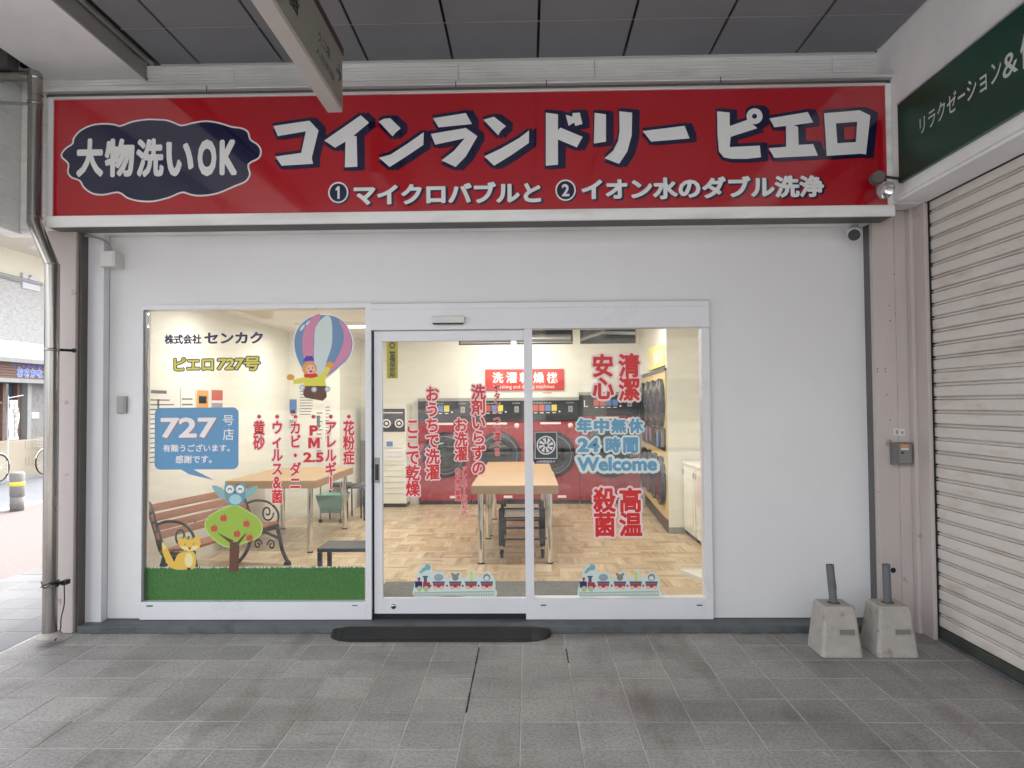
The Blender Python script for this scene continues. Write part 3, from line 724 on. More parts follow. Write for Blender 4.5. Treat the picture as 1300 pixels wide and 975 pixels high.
# grass strip with ragged blades along the top
mb = MB(); a, b, c, d = rect(181.5, 720, 463.3, 764, Y); mb.flat([[(a, c), (b, c), (b, d-.012), (a, d-.012)]], mp, 0, .0004)
x = a
while x < b-.006:
    w = random.uniform(.004, .009); hh = random.uniform(.0, .03)
    mb.add([mp(x, d-.0125, .0003), mp(min(x+w, b), d-.0125, .0003), mp(min(x+w*.5+random.uniform(-.004, .004), b), d-.0125+hh, .0003)], [(0, 1, 2)], 0); x += w*.55
obj('grass_strip', mb, st_grass, lw, label='green grass print along the bottom of the left window')
mb = MB().flat([[(a, d-.012), (b, d-.012), (b, d+.004), (a, d+.004)]], mp, 0, .0001)
obj('grass_strip_edge', mb, mat('pale_strip', (.62, .66, .55), .5), lw)
def P(*pts): return [atY(x, y, gYL) for x, y in pts]
def C(cx, cy, rx, ry=None, n=18, rot=0):
    x, z = atY(cx, cy, gYL); k = gYL/900; return ellipse(x, z, rx*k, (ry or rx)*k, n, rot=rot)
# apple tree sticker
mb = MB()
crown = spline(P((261, 668), (265, 657), (276, 650), (287, 645), (298, 642), (308, 646), (318, 652), (327, 658), (332, 667), (331, 677), (323, 684), (311, 688), (301, 692), (291, 694), (280, 690), (268, 680)), 3)
mb.flat([inset(crown, -.008)], mp, 5, .0006); mb.flat([crown], mp, 0, .0009)
mb.flat([P((292, 688), (304, 688), (303, 726), (291, 726))], mp, 1, .0018)
mb.flat([P((293, 690), (278, 678), (276, 676), (292, 684), (297, 686))], mp, 1, .0016); mb.flat([P((301, 688), (312, 677), (313, 678), (304, 690))], mp, 1, .0015)
for x, y in ((284, 658), (272, 671), (313, 665), (317, 683), (301, 678)):
    mb.flat([C(x-1.6, y, 2.6, 4.0)], mp, 2, .0020); mb.flat([C(x+1.6, y, 2.6, 4.0)], mp, 2, .0021); mb.flat([P((x, y-4), (x+2.5, y-7), (x+1, y-4))], mp, 1, .0022)
obj('tree_sticker', mb, [st_green, st_brown, st_apple, st_white, st_dark, mat('st_lime', (.5, .62, .2), .5)], lw, label='green apple tree sticker')
# owl sticker
mb = MB()
mb.flat([spline(P((269, 617), (276, 617), (284, 622), (286, 632), (281, 633), (274, 626)), 3)], mp, 1, .0010)
mb.flat([spline(P((328, 617), (321, 618), (313, 622), (311, 632), (316, 631), (322, 627)), 3)], mp, 1, .0010)
mb.flat([spline(P((287, 612), (293, 616), (304, 615), (311, 612), (312, 622), (311, 634), (306, 641), (292, 641), (286, 632), (285, 620)), 3)], mp, 0, .0014)
mb.flat([C(299, 634, 8, 6.5)], mp, 2, .0018)
for x in (292, 305):
    mb.flat([C(x, 621, 5.2)], mp, 3, .0020)
    mb.flat([P((x-3, 622.5), (x-1.5, 619.5), (x+1.5, 619.5), (x+3, 622.5), (x+2, 622.7), (x+.8, 620.8), (x-.8, 620.8), (x-2, 622.7))], mp, 4, .0024)
mb.flat([P((297, 624), (300, 624), (298.5, 627))], mp, 4, .0025)
obj('owl_sticker', mb, [st_teal_d, st_teal, mat('st_palet', (.35, .58, .62), .5), st_white, st_dark], lw, label='smiling teal owl sticker above the tree')
# fox sticker
mb = MB()
mb.flat([spline(P((206, 688), (212, 695), (217, 705), (222, 716), (222, 722), (214, 718), (209, 708), (206, 698)), 3)], mp, 0, .0010)
mb.flat([P((205.5, 688), (211, 694), (208, 699))], mp, 1, .0012)
mb.flat([spline(P((228, 702), (245, 700), (249, 710), (247, 721), (238, 723), (220, 722), (222, 712)), 3)], mp, 0, .0014)
mb.flat([C(240, 711, 5.5, 9)], mp, 1, .0018)
mb.flat([P((227, 681), (235, 685), (244, 685), (252, 678), (255, 690), (253, 697), (241, 700), (230, 696), (226, 690))], mp, 0, .0022)
mb.flat([P((229, 693), (238, 694), (241, 699.5), (234, 698.5))], mp, 1, .0025); mb.flat([P((253, 693), (245, 693), (241.5, 699.5), (248, 698.5))], mp, 1, .0026)
mb.flat([C(241, 696, 1.3)], mp, 2, .003); mb.flat([C(235, 691, .8)], mp, 2, .003); mb.flat([C(246, 690.5, .8)], mp, 2, .003)
mb.flat([P((232, 684), (236, 680), (240, 684))], mp, 3, .003)
mb.flat([C(240, 722, 2.5, 1.5)], mp, 2, .003)
obj('fox_sticker', mb, [st_fox, st_cream, st_dark, st_green], lw, label='sitting yellow fox sticker')
# balloon sticker
mb = MB()
outl = spline(P((410, 400), (425, 402), (438, 411), (446, 427), (447, 442), (441, 456), (430, 466), (418, 476), (408, 482), (392, 482), (385, 470), (378, 456), (374, 441), (375, 425), (383, 411), (396, 402)), 4)
mb.flat([inset(outl, -.010)], mp, 0, .0004); mb.flat([outl], mp, 1, .0007)
mb.flat([spline(P((397, 402), (408, 400), (399, 420), (398, 445), (399, 468), (402, 481), (396, 481), (388, 462), (384, 440), (386, 420)), 3)], mp, 2, .0010)
mb.flat([spline(P((413, 401), (420, 404), (422, 420), (421, 440), (415, 458), (409, 481), (402, 481), (399, 462), (399, 435), (401, 415)), 3)], mp, 3, .0013)
mb.flat([spline(P((430, 406), (441, 416), (446, 432), (445, 446), (436, 459), (422, 471), (412, 480), (428, 455), (436, 435), (436, 420)), 3)], mp, 2, .0016)
mb.flat([C(384, 416, 1.8, 5, rot=-.6)], mp, 3, .0018); mb.flat([C(391, 410, 1.5, 4, rot=-.7)], mp, 3, .0018)
mb.flat([P((386, 487), (414, 489), (415, 504), (410, 509), (388, 505), (385, 501))], mp, 4, .0020)
mb.flat([P((386, 476), (412, 475), (414, 490), (386, 490))], mp, 5, .0023); mb.flat([P((390, 478), (372, 482), (373, 488), (390, 486))], mp, 5, .0022); mb.flat([P((407, 478), (416, 462), (421, 465), (413, 481))], mp, 5, .0022)
for x, y in ((369, 479), (419, 463)): mb.flat([C(x, y, 5, 4)], mp, 6, .0026)
mb.flat([C(393, 468, 9.5, 8.5)], mp, 6, .0028); mb.flat([C(394.5, 469, 6)], mp, 7, .0031); mb.flat([P((384, 459), (389, 452), (397, 452), (399, 458))], mp, 9, .0032)
mb.flat([C(392, 467.5, .9)], mp, 8, .0034); mb.flat([C(397, 467, .9)], mp, 8, .0034); mb.flat([C(395, 471.5, 2.4, 1.5)], mp, 10, .0034)
mb.flat([P((386, 475), (402, 474), (404, 478), (396, 480), (387, 479))], mp, 10, .0033)
for x, y in ((384, 492), (399, 494.5), (416, 494)): mb.flat([C(x, y, 3.6)], mp, 11, .0036); mb.flat([C(x, y, 1.8)], mp, 0, .0038)
obj('balloon_sticker', mb, [st_white, st_bal, st_pnk, mat('st_pale', (.60, .68, .66), .5), st_brown, st_yel, st_orange, st_skin, st_dark, mat('st_purple', (.08, .04, .35), .5), st_red, mat('st_grey', (.4, .46, .52), .5)], lw,
    label='hot air balloon sticker with a clown in the basket')

# door stickers
Y = gYD
for s, cx, w, y0, y1, ol in (('おうちで洗濯', 549, 18, 490, 609, .11), ('ここで乾燥', 524, 18, 531, 630, .11), ('お洗濯', 585, 17, 530, 585, .11), ('洗剤いらずの', 607.5, 18.5, 488, 603.5, .11),
                             ('ボタン一つで選べる', 631, 9.5, 488, 579, .07), ('アレルギーお持ちの', 589.5, 7.5, 592, 655, .08), ('お子様に最適', 581.2, 7.5, 594, 636, .08)):
    vcol(dr, Y, s, cx, w, y0, y1, ol=ol)
mb = MB(); a, b, c, d = rect(491, 433.5, 505, 480.5, Y); mpd = XZ(Y-.001)
mb.flat([[(a, c), (b, c), (b, d), (a, d)]], mpd, 0, .0004)
a2, b2, c2, d2 = rect(494.5, 446, 502, 480, Y); vtext(mb, '警備保安所', a2, b2, c2, d2, mpd, [(.03, 1, .001)])
x, z = atY(498, 438.5, Y); mb.flat([ellipse(x, z, .022, .026, 14), ellipse(x, z, .012, .015, 14)], mpd, 1, .001)
obj('sticker', mb, [mat('st_olive', (.42, .36, .02), .4), st_dark], dr, label='olive yellow vertical security sticker in the top corner')
def train(parent, Y, ox, oy):
    q = lambda *pts: [atY(ox+x, oy+y, Y) for x, y in pts]
    cc = lambda cx, cy, r, ry=None: ellipse(*atY(ox+cx, oy+cy, Y), r*Y/900, (ry or r)*Y/900, 14)
    m_ = XZ(Y-.001); mb = MB()
    bgd = spline(q((2, 42), (3, 35), (6, 24), (9, 12), (16, 5), (25, 4), (27, 14), (33, 14), (42, 14), (45, 22), (51, 20), (53, 14), (62, 14), (66, 22), (72, 18), (75, 11), (80, 12), (84, 21), (92, 15), (98, 14), (104, 19), (107, 28), (107, 36), (109, 39), (108, 45), (98, 46), (75, 46), (50, 44), (25, 46), (8, 47)), 2)
    mb.flat([bgd], m_, 0, .0004)
    mb.flat([q((4, 40), (104, 38), (106, 39.5), (4, 41.5))], m_, 5, .0007); mb.flat([q((4, 43), (104, 42.5), (106, 44), (4, 44.6))], m_, 5, .0007)
    for i in range(34): mb.flat([q((5+i*3, 39.8), (6+i*3, 39.8), (6+i*3, 44.8), (5+i*3, 44.8))], m_, 5, .0009)
    mb.flat([q((5, 26), (14, 26), (14, 35), (5, 34))], m_, 1, .0011); mb.flat([q((15, 27), (24, 27), (24, 35), (15, 35))], m_, 2, .0011)
    mb.flat([q((8, 21), (12, 21), (11, 26), (9, 26))], m_, 2, .0011); mb.flat([q((14, 19), (22, 19), (20, 22), (20, 27), (16, 27), (16, 22))], m_, 4, .0011)
    for x, y, r in ((13, 14, 2), (16, 11, 2.6), (21, 8, 4)): mb.flat([cc(x, y, r)], m_, 3, .0014)
    for x in (10.5, 19): mb.flat([cc(x, 35.5, 3.6)], m_, 6, .0016)
    for i, x in enumerate((27, 48, 68, 88)):
        mb.flat([q((x, 26), (x+16, 26), (x+15.5, 29), (x+.5, 29))], m_, 4, .0012); mb.flat([q((x+.5, 29.2), (x+15.5, 29.2), (x+14, 34), (x+2, 34))], m_, 2, .0012)
        for k in (4, 12): mb.flat([cc(x+k, 34, 2.4)], m_, 7, .0016)
        mb.flat([cc(x-2.4, 31.5, 1.4)], m_, 2, .0012)
        if i == 0: mb.flat([cc(x+8, 21, 6, 4.5)], m_, 8, .0014)
        if i == 1: mb.flat([cc(x+8, 21, 4, 4.2)], m_, 9, .0014); mb.flat([cc(x+4.5, 17, 1.8)], m_, 9, .0015); mb.flat([cc(x+11.5, 17, 1.8)], m_, 9, .0015)
        if i == 2: mb.flat([q((x+7, 26), (x+6, 15), (x+9, 13), (x+10, 17), (x+9.5, 26))], m_, 10, .0014)
        if i == 3: mb.flat([cc(x+8, 21, 4.6)], m_, 9, .0014); mb.flat([cc(x+8, 22, 3)], m_, 0, .0016)
    return obj('train_sticker', mb, [mat('st_mint', (.62, .72, .68), .5), st_navy, mat('st_wagon', (.38, .03, .07), .5), st_teal, mat('st_slate', (.09, .10, .16), .5), mat('st_rail', (.38, .44, .42), .5),
        mat('st_sage', (.45, .52, .30), .5), st_skin, mat('st_hippo', (.30, .36, .42), .5), mat('st_taupe', (.25, .22, .20), .5), st_yel], parent)
train(dr, gYD, 522, 712)['label'] = 'toy train sticker on the sliding door'
train(rw, gYR, 731, 712)['label'] = 'toy train sticker on the right window'
# right window
Y = gYR; BW = [st_pale, st_blue]
for s, cx, w, y0, y1 in (('清潔', 799, 27, 449, 509), ('安心', 765.5, 27, 450, 507), ('高温', 800.5, 29, 619.5, 681), ('殺菌', 767.5, 28, 619, 681)):
    vcol(rw, Y, s, cx, w, y0, y1, ol=.125, wt=.036)
mb = MB()
def blue(mb, s, x0, x1, y0, y1): hline(mb, Y, s, x0, x1, y0, y1, [(.17, 0, .0006), (.055, 1, .0012)])
for i, c in enumerate('年中無休'): blue(mb, c, 732+21.8*i, 751.5+21.8*i, 531, 550)
obj('sticker', mb, BW, rw, label='pale outlined blue characters, top line of three')
mb = MB(); blue(mb, '24', 733, 761, 556, 574); blue(mb, '時', 768.5, 788, 555, 575); blue(mb, '間', 791, 810, 555, 575)
obj('sticker', mb, BW, rw, label='blue 24 hours lettering, middle line of three')
mb = MB(); hline(mb, Y, 'Welcome', 732.5, 834, 580, 598, [(.20, 0, .0006), (.045, 1, .0012)])
obj('sticker', mb, BW, rw, label='blue Welcome lettering, lowest line of three')
# round fan badge
mb = MB(); a, b, c, d = rect(678.3, 547.5, 708, 583, Y); mp = XZ(Y-.001)
mb.flat([rrect(a, b, c, d, .01)], mp, 0, .0005); mb.flat([inset(rrect(a, b, c, d, .01), .004), inset(rrect(a, b, c, d, .01), .009)], mp, 1, .0009)
cx, cz = (a+b)/2, (c+d)/2
mb.flat([ellipse(cx, cz, .072, .072, 26), ellipse(cx, cz, .062, .062, 26)], mp, 1, .0011)
for k in range(8):
    a0 = k*PI/4; f = lambda r, t: (cx+r*math.cos(a0+t), cz+r*math.sin(a0+t)); mb.flat([[f(.014, -.3), f(.056, .05), f(.056, .55), f(.034, .42), f(.014, .5)]], mp, 1, .0013)
a, b, c, d = rect(678.3, 583.5, 707, 588.5, Y); mb.flat([[(a, c), (b, c), (b, d), (a, d)]], mp, 2, .0006); hline(mb, Y, '24時間換気中', 681, 705, 584.4, 587.6, [(.01, 1, .001)])
obj('fan_sticker', mb, [mat('st_char', (.05, .065, .07), .4), st_white, st_navy], rw, label='dark square sticker with white round fan symbol')

# ------------------------------------------------------------------ small fittings on the shop wall
jb = thing('junction_box', 'white square junction box with cable near top left of wall', 'junction box', (-3.1, YP, 2.7))
a, b, c, d = rect(130.5, 320, 149.5, 339.5, YW-.05)
obj('box', MB().box(a, b, YW-.09, YP-.001, c, d), wht_plastic, jb, bev=0.004)
obj('cover', MB().box(a+.004, b-.012, YW-.096, YW-.0905, c+.004, d-.004), wht_plastic, jb, bev=0.002)
cp = [(a-.17, 5.30, 3.00), (a-.05, 5.33, 2.985), (a+.03, 5.35, 2.95), (a+.07, 5.355, 2.88), (a+.085, 5.36, d-.001)]
obj('cable', MB().tube(spline(cp, 5, False), .009, 8), grey_plastic, jb)
cr = thing('wall_switch_plate', 'small grey control box on the wall left of the window', 'control box', (-2.95, YP, 1.7))
a, b, c, d = rect(148.5, 503, 160.5, 525, YP-.02)
obj('box', MB().box(a, b, YP-.028, YP-.001, c, d), grey_plastic, cr, bev=0.005)
obj('front_cover', MB().box(a+.006, b-.018, YP-.031, YP-.0285, c+.006, d-.006), mat('warm_grey_plastic', (.36, .35, .33), .4), cr, bev=0.002)
cc_ = thing('security_camera', 'white bullet security camera at the top right of the wall', 'camera', (2.5, YP, 2.95))
x, z = atY(1081, 295, 5.3)
ax = Vector((-.35, -.9, -.38)).normalized(); c0 = Vector((x+.03, 5.34, z+.012)); c1 = c0+ax*.13
obj('body', MB().tube([c0, c1], .046, 18), wht_plastic, cc_, bev=.004)
obj('lens_face', MB().tube([c1+ax*.0005, c1+ax*.006], .042, 18), st_dark, cc_)
obj('sun_shield', MB().tube([c0-ax*.01, c1-ax*.02], .049, 18), wht_plastic, cc_)
obj('mount', MB().tube([(x+.05, YP-.02, z+.07), (x+.045, 5.38, z+.06), tuple(c0+Vector((0, 0, .02)))], .014, 10).lathe([(0, -.02), (.035, -.02), (.04, 0)], (x+.05, YP-.001, z+.07), 'Y', 18), wht_plastic, cc_)
obj('cable', MB().tube(spline([(x+.03, YP-.01, z+.10), (x+.06, 5.38, z+.11), (x+.08, 5.37, z+.07), (x+.075, YP-.004, z+.03)], 4, False), .004, 6), dark_plastic, cc_)

# ------------------------------------------------------------------ main red signboard
YS = 5.10
sg = thing('red_signboard', 'long glossy red coin laundry sign with big white characters', 'signboard', (-0.4, YS, 3.05))
sx0 = (atY(68.6, 127, YS)[0]+atY(67.8, 274, YS)[0])/2; sx1 = (atY(1123.4, 110, YS)[0]+atY(1126.5, 258, YS)[0])/2
sz0 = (atY(80, 274.6, YS)[1]+atY(600, 268.5, YS)[1]+atY(1120, 261, YS)[1])/3; sz1 = (atY(80, 127.3, YS)[1]+atY(1115, 109.5, YS)[1])/2
obj('sign_panel', MB().box(sx0, sx1, YS, YS+.03, sz0, sz1), sign_red, sg)
bz = atY(600, 281, YS-.03)[1]
obj('lower_frame', MB().box(sx0-.045, XF-.002, YS-.03, YS-.002, bz, sz0-.001), siding, sg, bev=.006)
obj('underside', MB().box(sx0-.044, XF-.003, YS-.0015, 5.295, bz+.006, sz0-.002), mat('sign_underside_shade', (.13, .12, .115), .7, noise=(5, .2)), sg)  # dark brown puts the shadow under the sign into the colour
obj('side_frame', MB().box(sx0-.045, sx0-.001, YS-.012, 5.295, sz0, sz1+.02), alu, sg, bev=.004)
obj('side_frame', MB().box(sx1+.001, XF-.002, YS-.006, 5.295, sz0, sz1+.02), siding, sg, bev=.003)
obj('upper_frame', MB().box(sx0, sx1, YS-.012, 5.295, sz1+.001, sz1+.022), silver, sg, bev=.003)
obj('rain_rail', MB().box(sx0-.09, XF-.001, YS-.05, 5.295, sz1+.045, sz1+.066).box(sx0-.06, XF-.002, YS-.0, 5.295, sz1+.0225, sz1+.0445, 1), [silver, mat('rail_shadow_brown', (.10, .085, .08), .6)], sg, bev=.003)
for p in (266, 579, 693, 912): x = atY(p, 115, YS)[0]; obj('rail_joint', MB().box(x, x+.006, YS-.052, YS-.0505, sz1+.023, sz1+.067), gap_black, sg)
mp = XZ(YS-.0005)
def crop(ox, oy, pts, k=8.125): return [atY(ox+x/k, oy+y/k, YS) for x, y in pts]
A, B, Cc, D, E_, F_ = (340, 130), (480, 130), (600, 130), (680, 120), (800, 120), (960, 120)
letters = [
 [crop(*A, [(60, 245), (430, 190), (525, 290), (455, 575), (468, 635), (145, 655), (80, 560), (345, 523), (395, 300), (105, 350)])],
 [crop(*A, [(960, 135), (1045, 212), (885, 345), (918, 352), (925, 665), (795, 672), (803, 405), (695, 470), (585, 395)])],
 [crop(*B, [(8, 200), (65, 170), (125, 165), (235, 270), (185, 310), (150, 352)]), crop(*B, [(10, 572), (130, 540), (300, 430), (472, 310), (468, 440), (290, 560), (120, 668)])],
 [crop(*B, [(568, 165), (905, 112), (968, 225), (625, 260)]), crop(*B, [(545, 328), (905, 265), (1025, 352), (905, 560), (800, 668), (655, 600), (780, 505), (895, 372), (590, 438)])],
 [crop(*Cc, [(112, 180), (220, 150), (345, 248), (295, 290), (265, 342)]), crop(*Cc, [(122, 558), (290, 478), (480, 370), (582, 292), (580, 420), (400, 545), (220, 655)])],
 [crop(*Cc, [(755, 108), (880, 125), (880, 290), (905, 262), (1135, 358), (1075, 465), (880, 385), (880, 645), (755, 655)]), crop(*Cc, [(960, 130), (1030, 150), (1030, 112), (1105, 108), (1132, 225), (1060, 245), (1045, 210), (990, 245)])],
 [crop(*D, [(608, 190), (725, 208), (725, 488), (600, 508)]), crop(*D, [(862, 175), (995, 190), (990, 420), (945, 590), (860, 718), (712, 660), (800, 580), (850, 480), (865, 380)])],
 [crop(*E_, [(130, 378), (560, 325), (612, 455), (215, 488)])],
 [crop(*E_, [(895, 175), (1025, 188), (1025, 328), (1210, 262), (1310, 350), (1035, 438), (1025, 545), (1335, 528), (1348, 648), (1200, 665), (1040, 665), (965, 650), (915, 590), (900, 430)])],
 [crop(*F_, [(135, 248), (530, 182), (585, 290), (385, 318), (430, 335), (435, 522), (585, 512), (635, 632), (185, 655), (128, 555), (308, 542), (305, 325), (185, 340)])],
 [(crop(*F_, [(698, 195), (1065, 165), (1175, 218), (1130, 620), (1080, 612), (725, 635)]), crop(*F_, [(820, 300), (1040, 282), (1025, 492), (835, 505)]))],
]
k = YS/900
for li, L in enumerate(letters):
    mb = MB(); sh = [(-1.6, 4.0), (-1.6, -4.2), (3.5, 4.5), (3.5, -5.0), (9.5, 3.8), (9.5, -4.6), (9.8, 0), (5.5, 0)]
    polys = [list(p) if isinstance(p, tuple) else [p] for p in L]
    if li == 8:
        cx, cz = atY(800+1281/8.125, 120+226/8.125, YS); polys.append([ellipse(cx, cz, 10.2*k, 10.2*k, 22), ellipse(cx, cz, 3.3*k, 3.3*k, 12)])
    for i, (dx, dz) in enumerate(sh):
        for j, pl_ in enumerate(polys):
            mb.flat([[(x+dx*k, z+dz*k) for x, z in lp] for lp in pl_], mp, 0, .0006+.00022*i+.00006*j+.00003*(li % 3))
    for j, pl_ in enumerate(polys): mb.flat(pl_, mp, 1, .0034+.0003*j)
    obj('sign_character', mb, [sign_navy, sign_white], sg)
mb = MB()
cl = [(70+x/8.128, 140+y/8.128) for x, y in [(65, 440), (110, 385), (175, 340), (185, 290), (250, 210), (370, 150), (500, 132), (620, 142), (675, 155), (800, 110), (950, 88)]]
cl += [(200+x/8.128, 140+y/8.128) for x, y in [(0, 90), (100, 97), (180, 125), (250, 150), (360, 125), (500, 105), (640, 125), (770, 165), (870, 178), (940, 220), (965, 298), (1040, 350), (1075, 420), (1050, 500), (945, 562), (962, 660), (915, 740), (800, 790), (620, 865), (450, 890), (340, 878), (255, 855), (130, 905), (0, 940)]]
cl += [(70+x/8.128, 140+y/8.128) for x, y in [(960, 950), (840, 940), (740, 910), (650, 855), (500, 880), (380, 865), (290, 800), (250, 733), (165, 700), (125, 640), (130, 555), (65, 490)]]
cloud = spline([atY(x, y, YS) for x, y in cl], 3)
mb.flat([cloud], mp, 1, .0006); mb.flat([inset(cloud, .0115)], mp, 0, .0012)
wt = [(.028, 1, .002)]
for s, a, b, c, d in (('大', 97, 131.5, 176, 225), ('物', 133, 171, 176, 225), ('洗', 173, 208, 176, 225), ('い', 211, 246, 180, 224), ('O', 251, 275, 177, 224), ('K', 279, 301, 177.5, 222.5)):
    w_ = [(.055 if s in 'OK' else .045, 1, .002)]; q = rect(a, c, b, d, YS); text(mb, s, *q, mp, w_)
obj('cloud_badge', mb, [sign_navy, sign_white], sg, label='navy scalloped cloud badge with white lettering')
for s, a, b, c, d in (('マイクロバブルと', 449, 687, 231.5, 259), ('イオン水のダブル洗浄', 738, 1046, 224, 252.5)):
    mb = MB(); q = rect(a, c, b, d, YS); text(mb, s, *q, mp, [(.075, 0, .0006, .012, -.008), (.07, 0, .0009, .004, 0), (.045, 1, .0015)]); obj('lettering', mb, [sign_navy, sign_white], sg)
for s, cx, cy in (('1', 429.5, 244.5), ('2', 718, 241.5)):
    mb = MB(); x, z = atY(cx, cy, YS); mb.flat([ellipse(x+.01, z-.008, .076, .080, 28)], mp, 0, .0006); mb.flat([ellipse(x, z, .074, .078, 28)], mp, 1, .001); mb.flat([ellipse(x, z, .063, .067, 28)], mp, 0, .0014)
    if s == '1': mb.flat([[(x+a_, z+b_) for a_, b_ in ((-.020, .026), (-.004, .046), (.010, .046), (.010, -.046), (-.006, -.046), (-.006, .022), (-.018, .012))]], mp, 1, .0019)
    else: text(mb, s, x-.016-(.012 if s == '2' else 0), x+.016+(.012 if s == '2' else 0), z-.045, z+.045, mp, [(.03, 1, .0019)])
    obj('number_badge', mb, [sign_navy, sign_white], sg)

# spotlight at the corner of the sign
sp = thing('spotlight', 'round silver flood lamp on a bracket at the corner of red sign', 'lamp', (2.55, 5.0, 3.25))
x, z = atY(1124, 241, 4.90); cx = Vector((x, 4.90, z)); dv = Vector((.15, -.75, -.5)).normalized()
q = dv.to_track_quat('Z', 'Y').to_matrix()
def lathe_dir(mb, prof, c, n=22, m=0):
    vs = []; fs = []
    for r, hgt in prof:
        for j in range(n): vs.append(c+q @ Vector((r*math.cos(2*PI*j/n), r*math.sin(2*PI*j/n), hgt)))
    for i in range(len(prof)-1):
        for j in range(n): fs.append((i*n+j, i*n+(j+1) % n, (i+1)*n+(j+1) % n, (i+1)*n+j))
    return mb.add(vs, fs, m, True)
obj('lamp_body', lathe_dir(MB(), [(0, -.07), (.028, -.07), (.034, -.04), (.058, -.01), (.062, .012), (.056, .012)], cx), trim_grey, sp)
obj('reflector', lathe_dir(MB(), [(.056, .010), (.04, -.012), (.018, -.028), (0, -.03)], cx), chrome, sp)
obj('glass', lathe_dir(MB(), [(0, .006), (.055, .006)], cx), glass_m, sp)
x2, z2 = atY(1115, 225, 4.98)
obj('driver_box', MB().tube([(x2, 5.03, z2), (x2-.01, 4.95, z2-.005)], .042, 16), mat('spot_grey', (.12, .12, .115), .5), sp, bev=.004)
obj('bracket', MB().tube([(x2+.03, 4.99, z2+.01), (x2+.10, 4.97, z2-.01), (XF-.002, 4.96, z2-.02)], .010, 8).tube([(x2+.01, 4.98, z2-.02), tuple(cx-dv*.05)], .012, 8).lathe([(.03, 0), (.03, .02), (0, .02)], (XF-.022, 4.96, z2-.02), 'X', 14), dark_plastic, sp)

# hanging direction sign
hx1 = atY(435, 100, 4.5)[0]; hx0 = atY(416, 143, 4.5)[0]; hz0 = atY(426, 143, 4.5)[1]; hz1 = atY(434, 61, 4.5)[1]
hg = thing('hanging_sign', 'long boxy sign hanging under the ceiling, seen from below, black lettering', 'sign', ((hx0+hx1)/2, 4.0, hz0))
obj('sign_box', MB().box(hx0, hx1, 2.55, 4.5, hz0, hz1-.05), mat('sign_box_cream', (.52, .48, .455), .5, noise=(2, .05)), hg, bev=.004)
obj('face_panel', MB().box(hx1+.0005, hx1+.004, 2.58, 4.47, hz0+.03, hz1-.052), mat('sign_face_khaki', (.27, .265, .22), .45, noise=(2, .06)), hg)
obj('top_cap', MB().box(hx0-.004, hx1+.006, 2.54, 4.506, hz1-.0495, hz1), mat('maroon_cap', (.05, .012, .018), .5), hg, bev=.003)
mb = MB(); mph = YZp(hx1+.0045)
y_a = atX(402, 40, hx1)[0]
text(mb, '久二塚', 3.95, 4.19, hz0+.185, hz0+.255, mph, [(.01, 0, .0005)]); text(mb, '人形町駅', 3.90, 4.30, hz0+.095, hz0+.145, mph, [(.006, 0, .0005)])
text(mb, '交番', 3.25, 3.62, hz0+.12, hz0+.28, mph, [(.02, 0, .0005)])
mb.flat([[(4.33, hz0+.215), (4.41, hz0+.215), (4.375, hz0+.26), (4.395, hz0+.26), (4.45, hz0+.205), (4.395, hz0+.15), (4.375, hz0+.15), (4.41, hz0+.195), (4.33, hz0+.195)]], mph, 0, .0006)
obj('lettering', mb, mat('sign_black', (.02, .02, .02), .5), hg)
obj('hanger_rod', MB().tube([((hx0+hx1)/2, 3.1, hz1-.001), ((hx0+hx1)/2, 3.1, ZC-.003)], .012, 10), steel, hg)
obj('hanger_rod', MB().tube([((hx0+hx1)/2, 2.7, hz1-.001), ((hx0+hx1)/2, 2.7, ZC-.003)], .012, 10), steel, hg)

# ------------------------------------------------------------------ downpipe
dp = thing('downpipe', 'brushed steel rainwater downpipe with bends at the left pier', 'downpipe', (-3.55, 5.05, 0))
YQ = 5.02
def pp(x, y, Y=YQ): a, b = atY(x, y, Y); return (a, Y, b)
pts = [pp(44.5, 98), pp(45, 130), pp(43.5, 282), pp(66.5, 338), pp(63, 806)]
obj('pipe', MB().tube(pts, .0475, 24), steel, dp)
obj('pipe', MB().tube([pp(-40, 97), pp(44.5, 97)], .040, 20), steel, dp)
obj('elbow', MB().sphere(pp(44.5, 98), .051, 20), steel, dp)
obj('drain_box', MB().box(pp(-30, 70)[0], pp(17, 70)[0], YQ-.06, YQ+.06, atY(5, 91, YQ)[1], atY(5, 58, YQ)[1]+.2), mat('drain_box_steel', (.12, .12, .12), .4, metal=.5), dp, bev=.004)
for x_, y_ in ((44.6, 132), (66.2, 444), (64.0, 743)): c = Vector(pp(x_, y_)); obj('pipe_clamp', MB().lathe([(.0485, -.01), (.052, -.01), (.052, .01), (.0485, .01)], c, 'Z', 24), steel, dp)
for x_, y_ in ((45.2, 121), (44, 276), (66.5, 336)): c = Vector(pp(x_, y_)); obj('pipe_seam', MB().lathe([(.0478, -.004), (.0505, -.003), (.0505, .003), (.0478, .004)], c, 'Z', 24), steel, dp)
c = pp(66.2, 444); c2 = pp(64, 741)
mb = MB().tube([(c[0]+.04, c[1], c[2]), (c[0]+.10, 5.12, c[2])], .010, 8).lathe([(0, -.012), (.016, -.012), (.016, 0)], (c[0]+.10, 5.116, c[2]), 'Y', 12)
mb.tube([(c2[0]+.045, c2[1], c2[2]), (c2[0]+.085, 5.10, c2[2])], .013, 8).box(c2[0]+.055, c2[0]+.085, 5.05, 5.112, c2[2]-.02, c2[2]+.012)
obj('bracket', mb, dark_plastic, dp)
obj('side_clamp', MB().tube([pp(-30, 129), pp(38, 132)], .012, 8), kerb_m, dp)
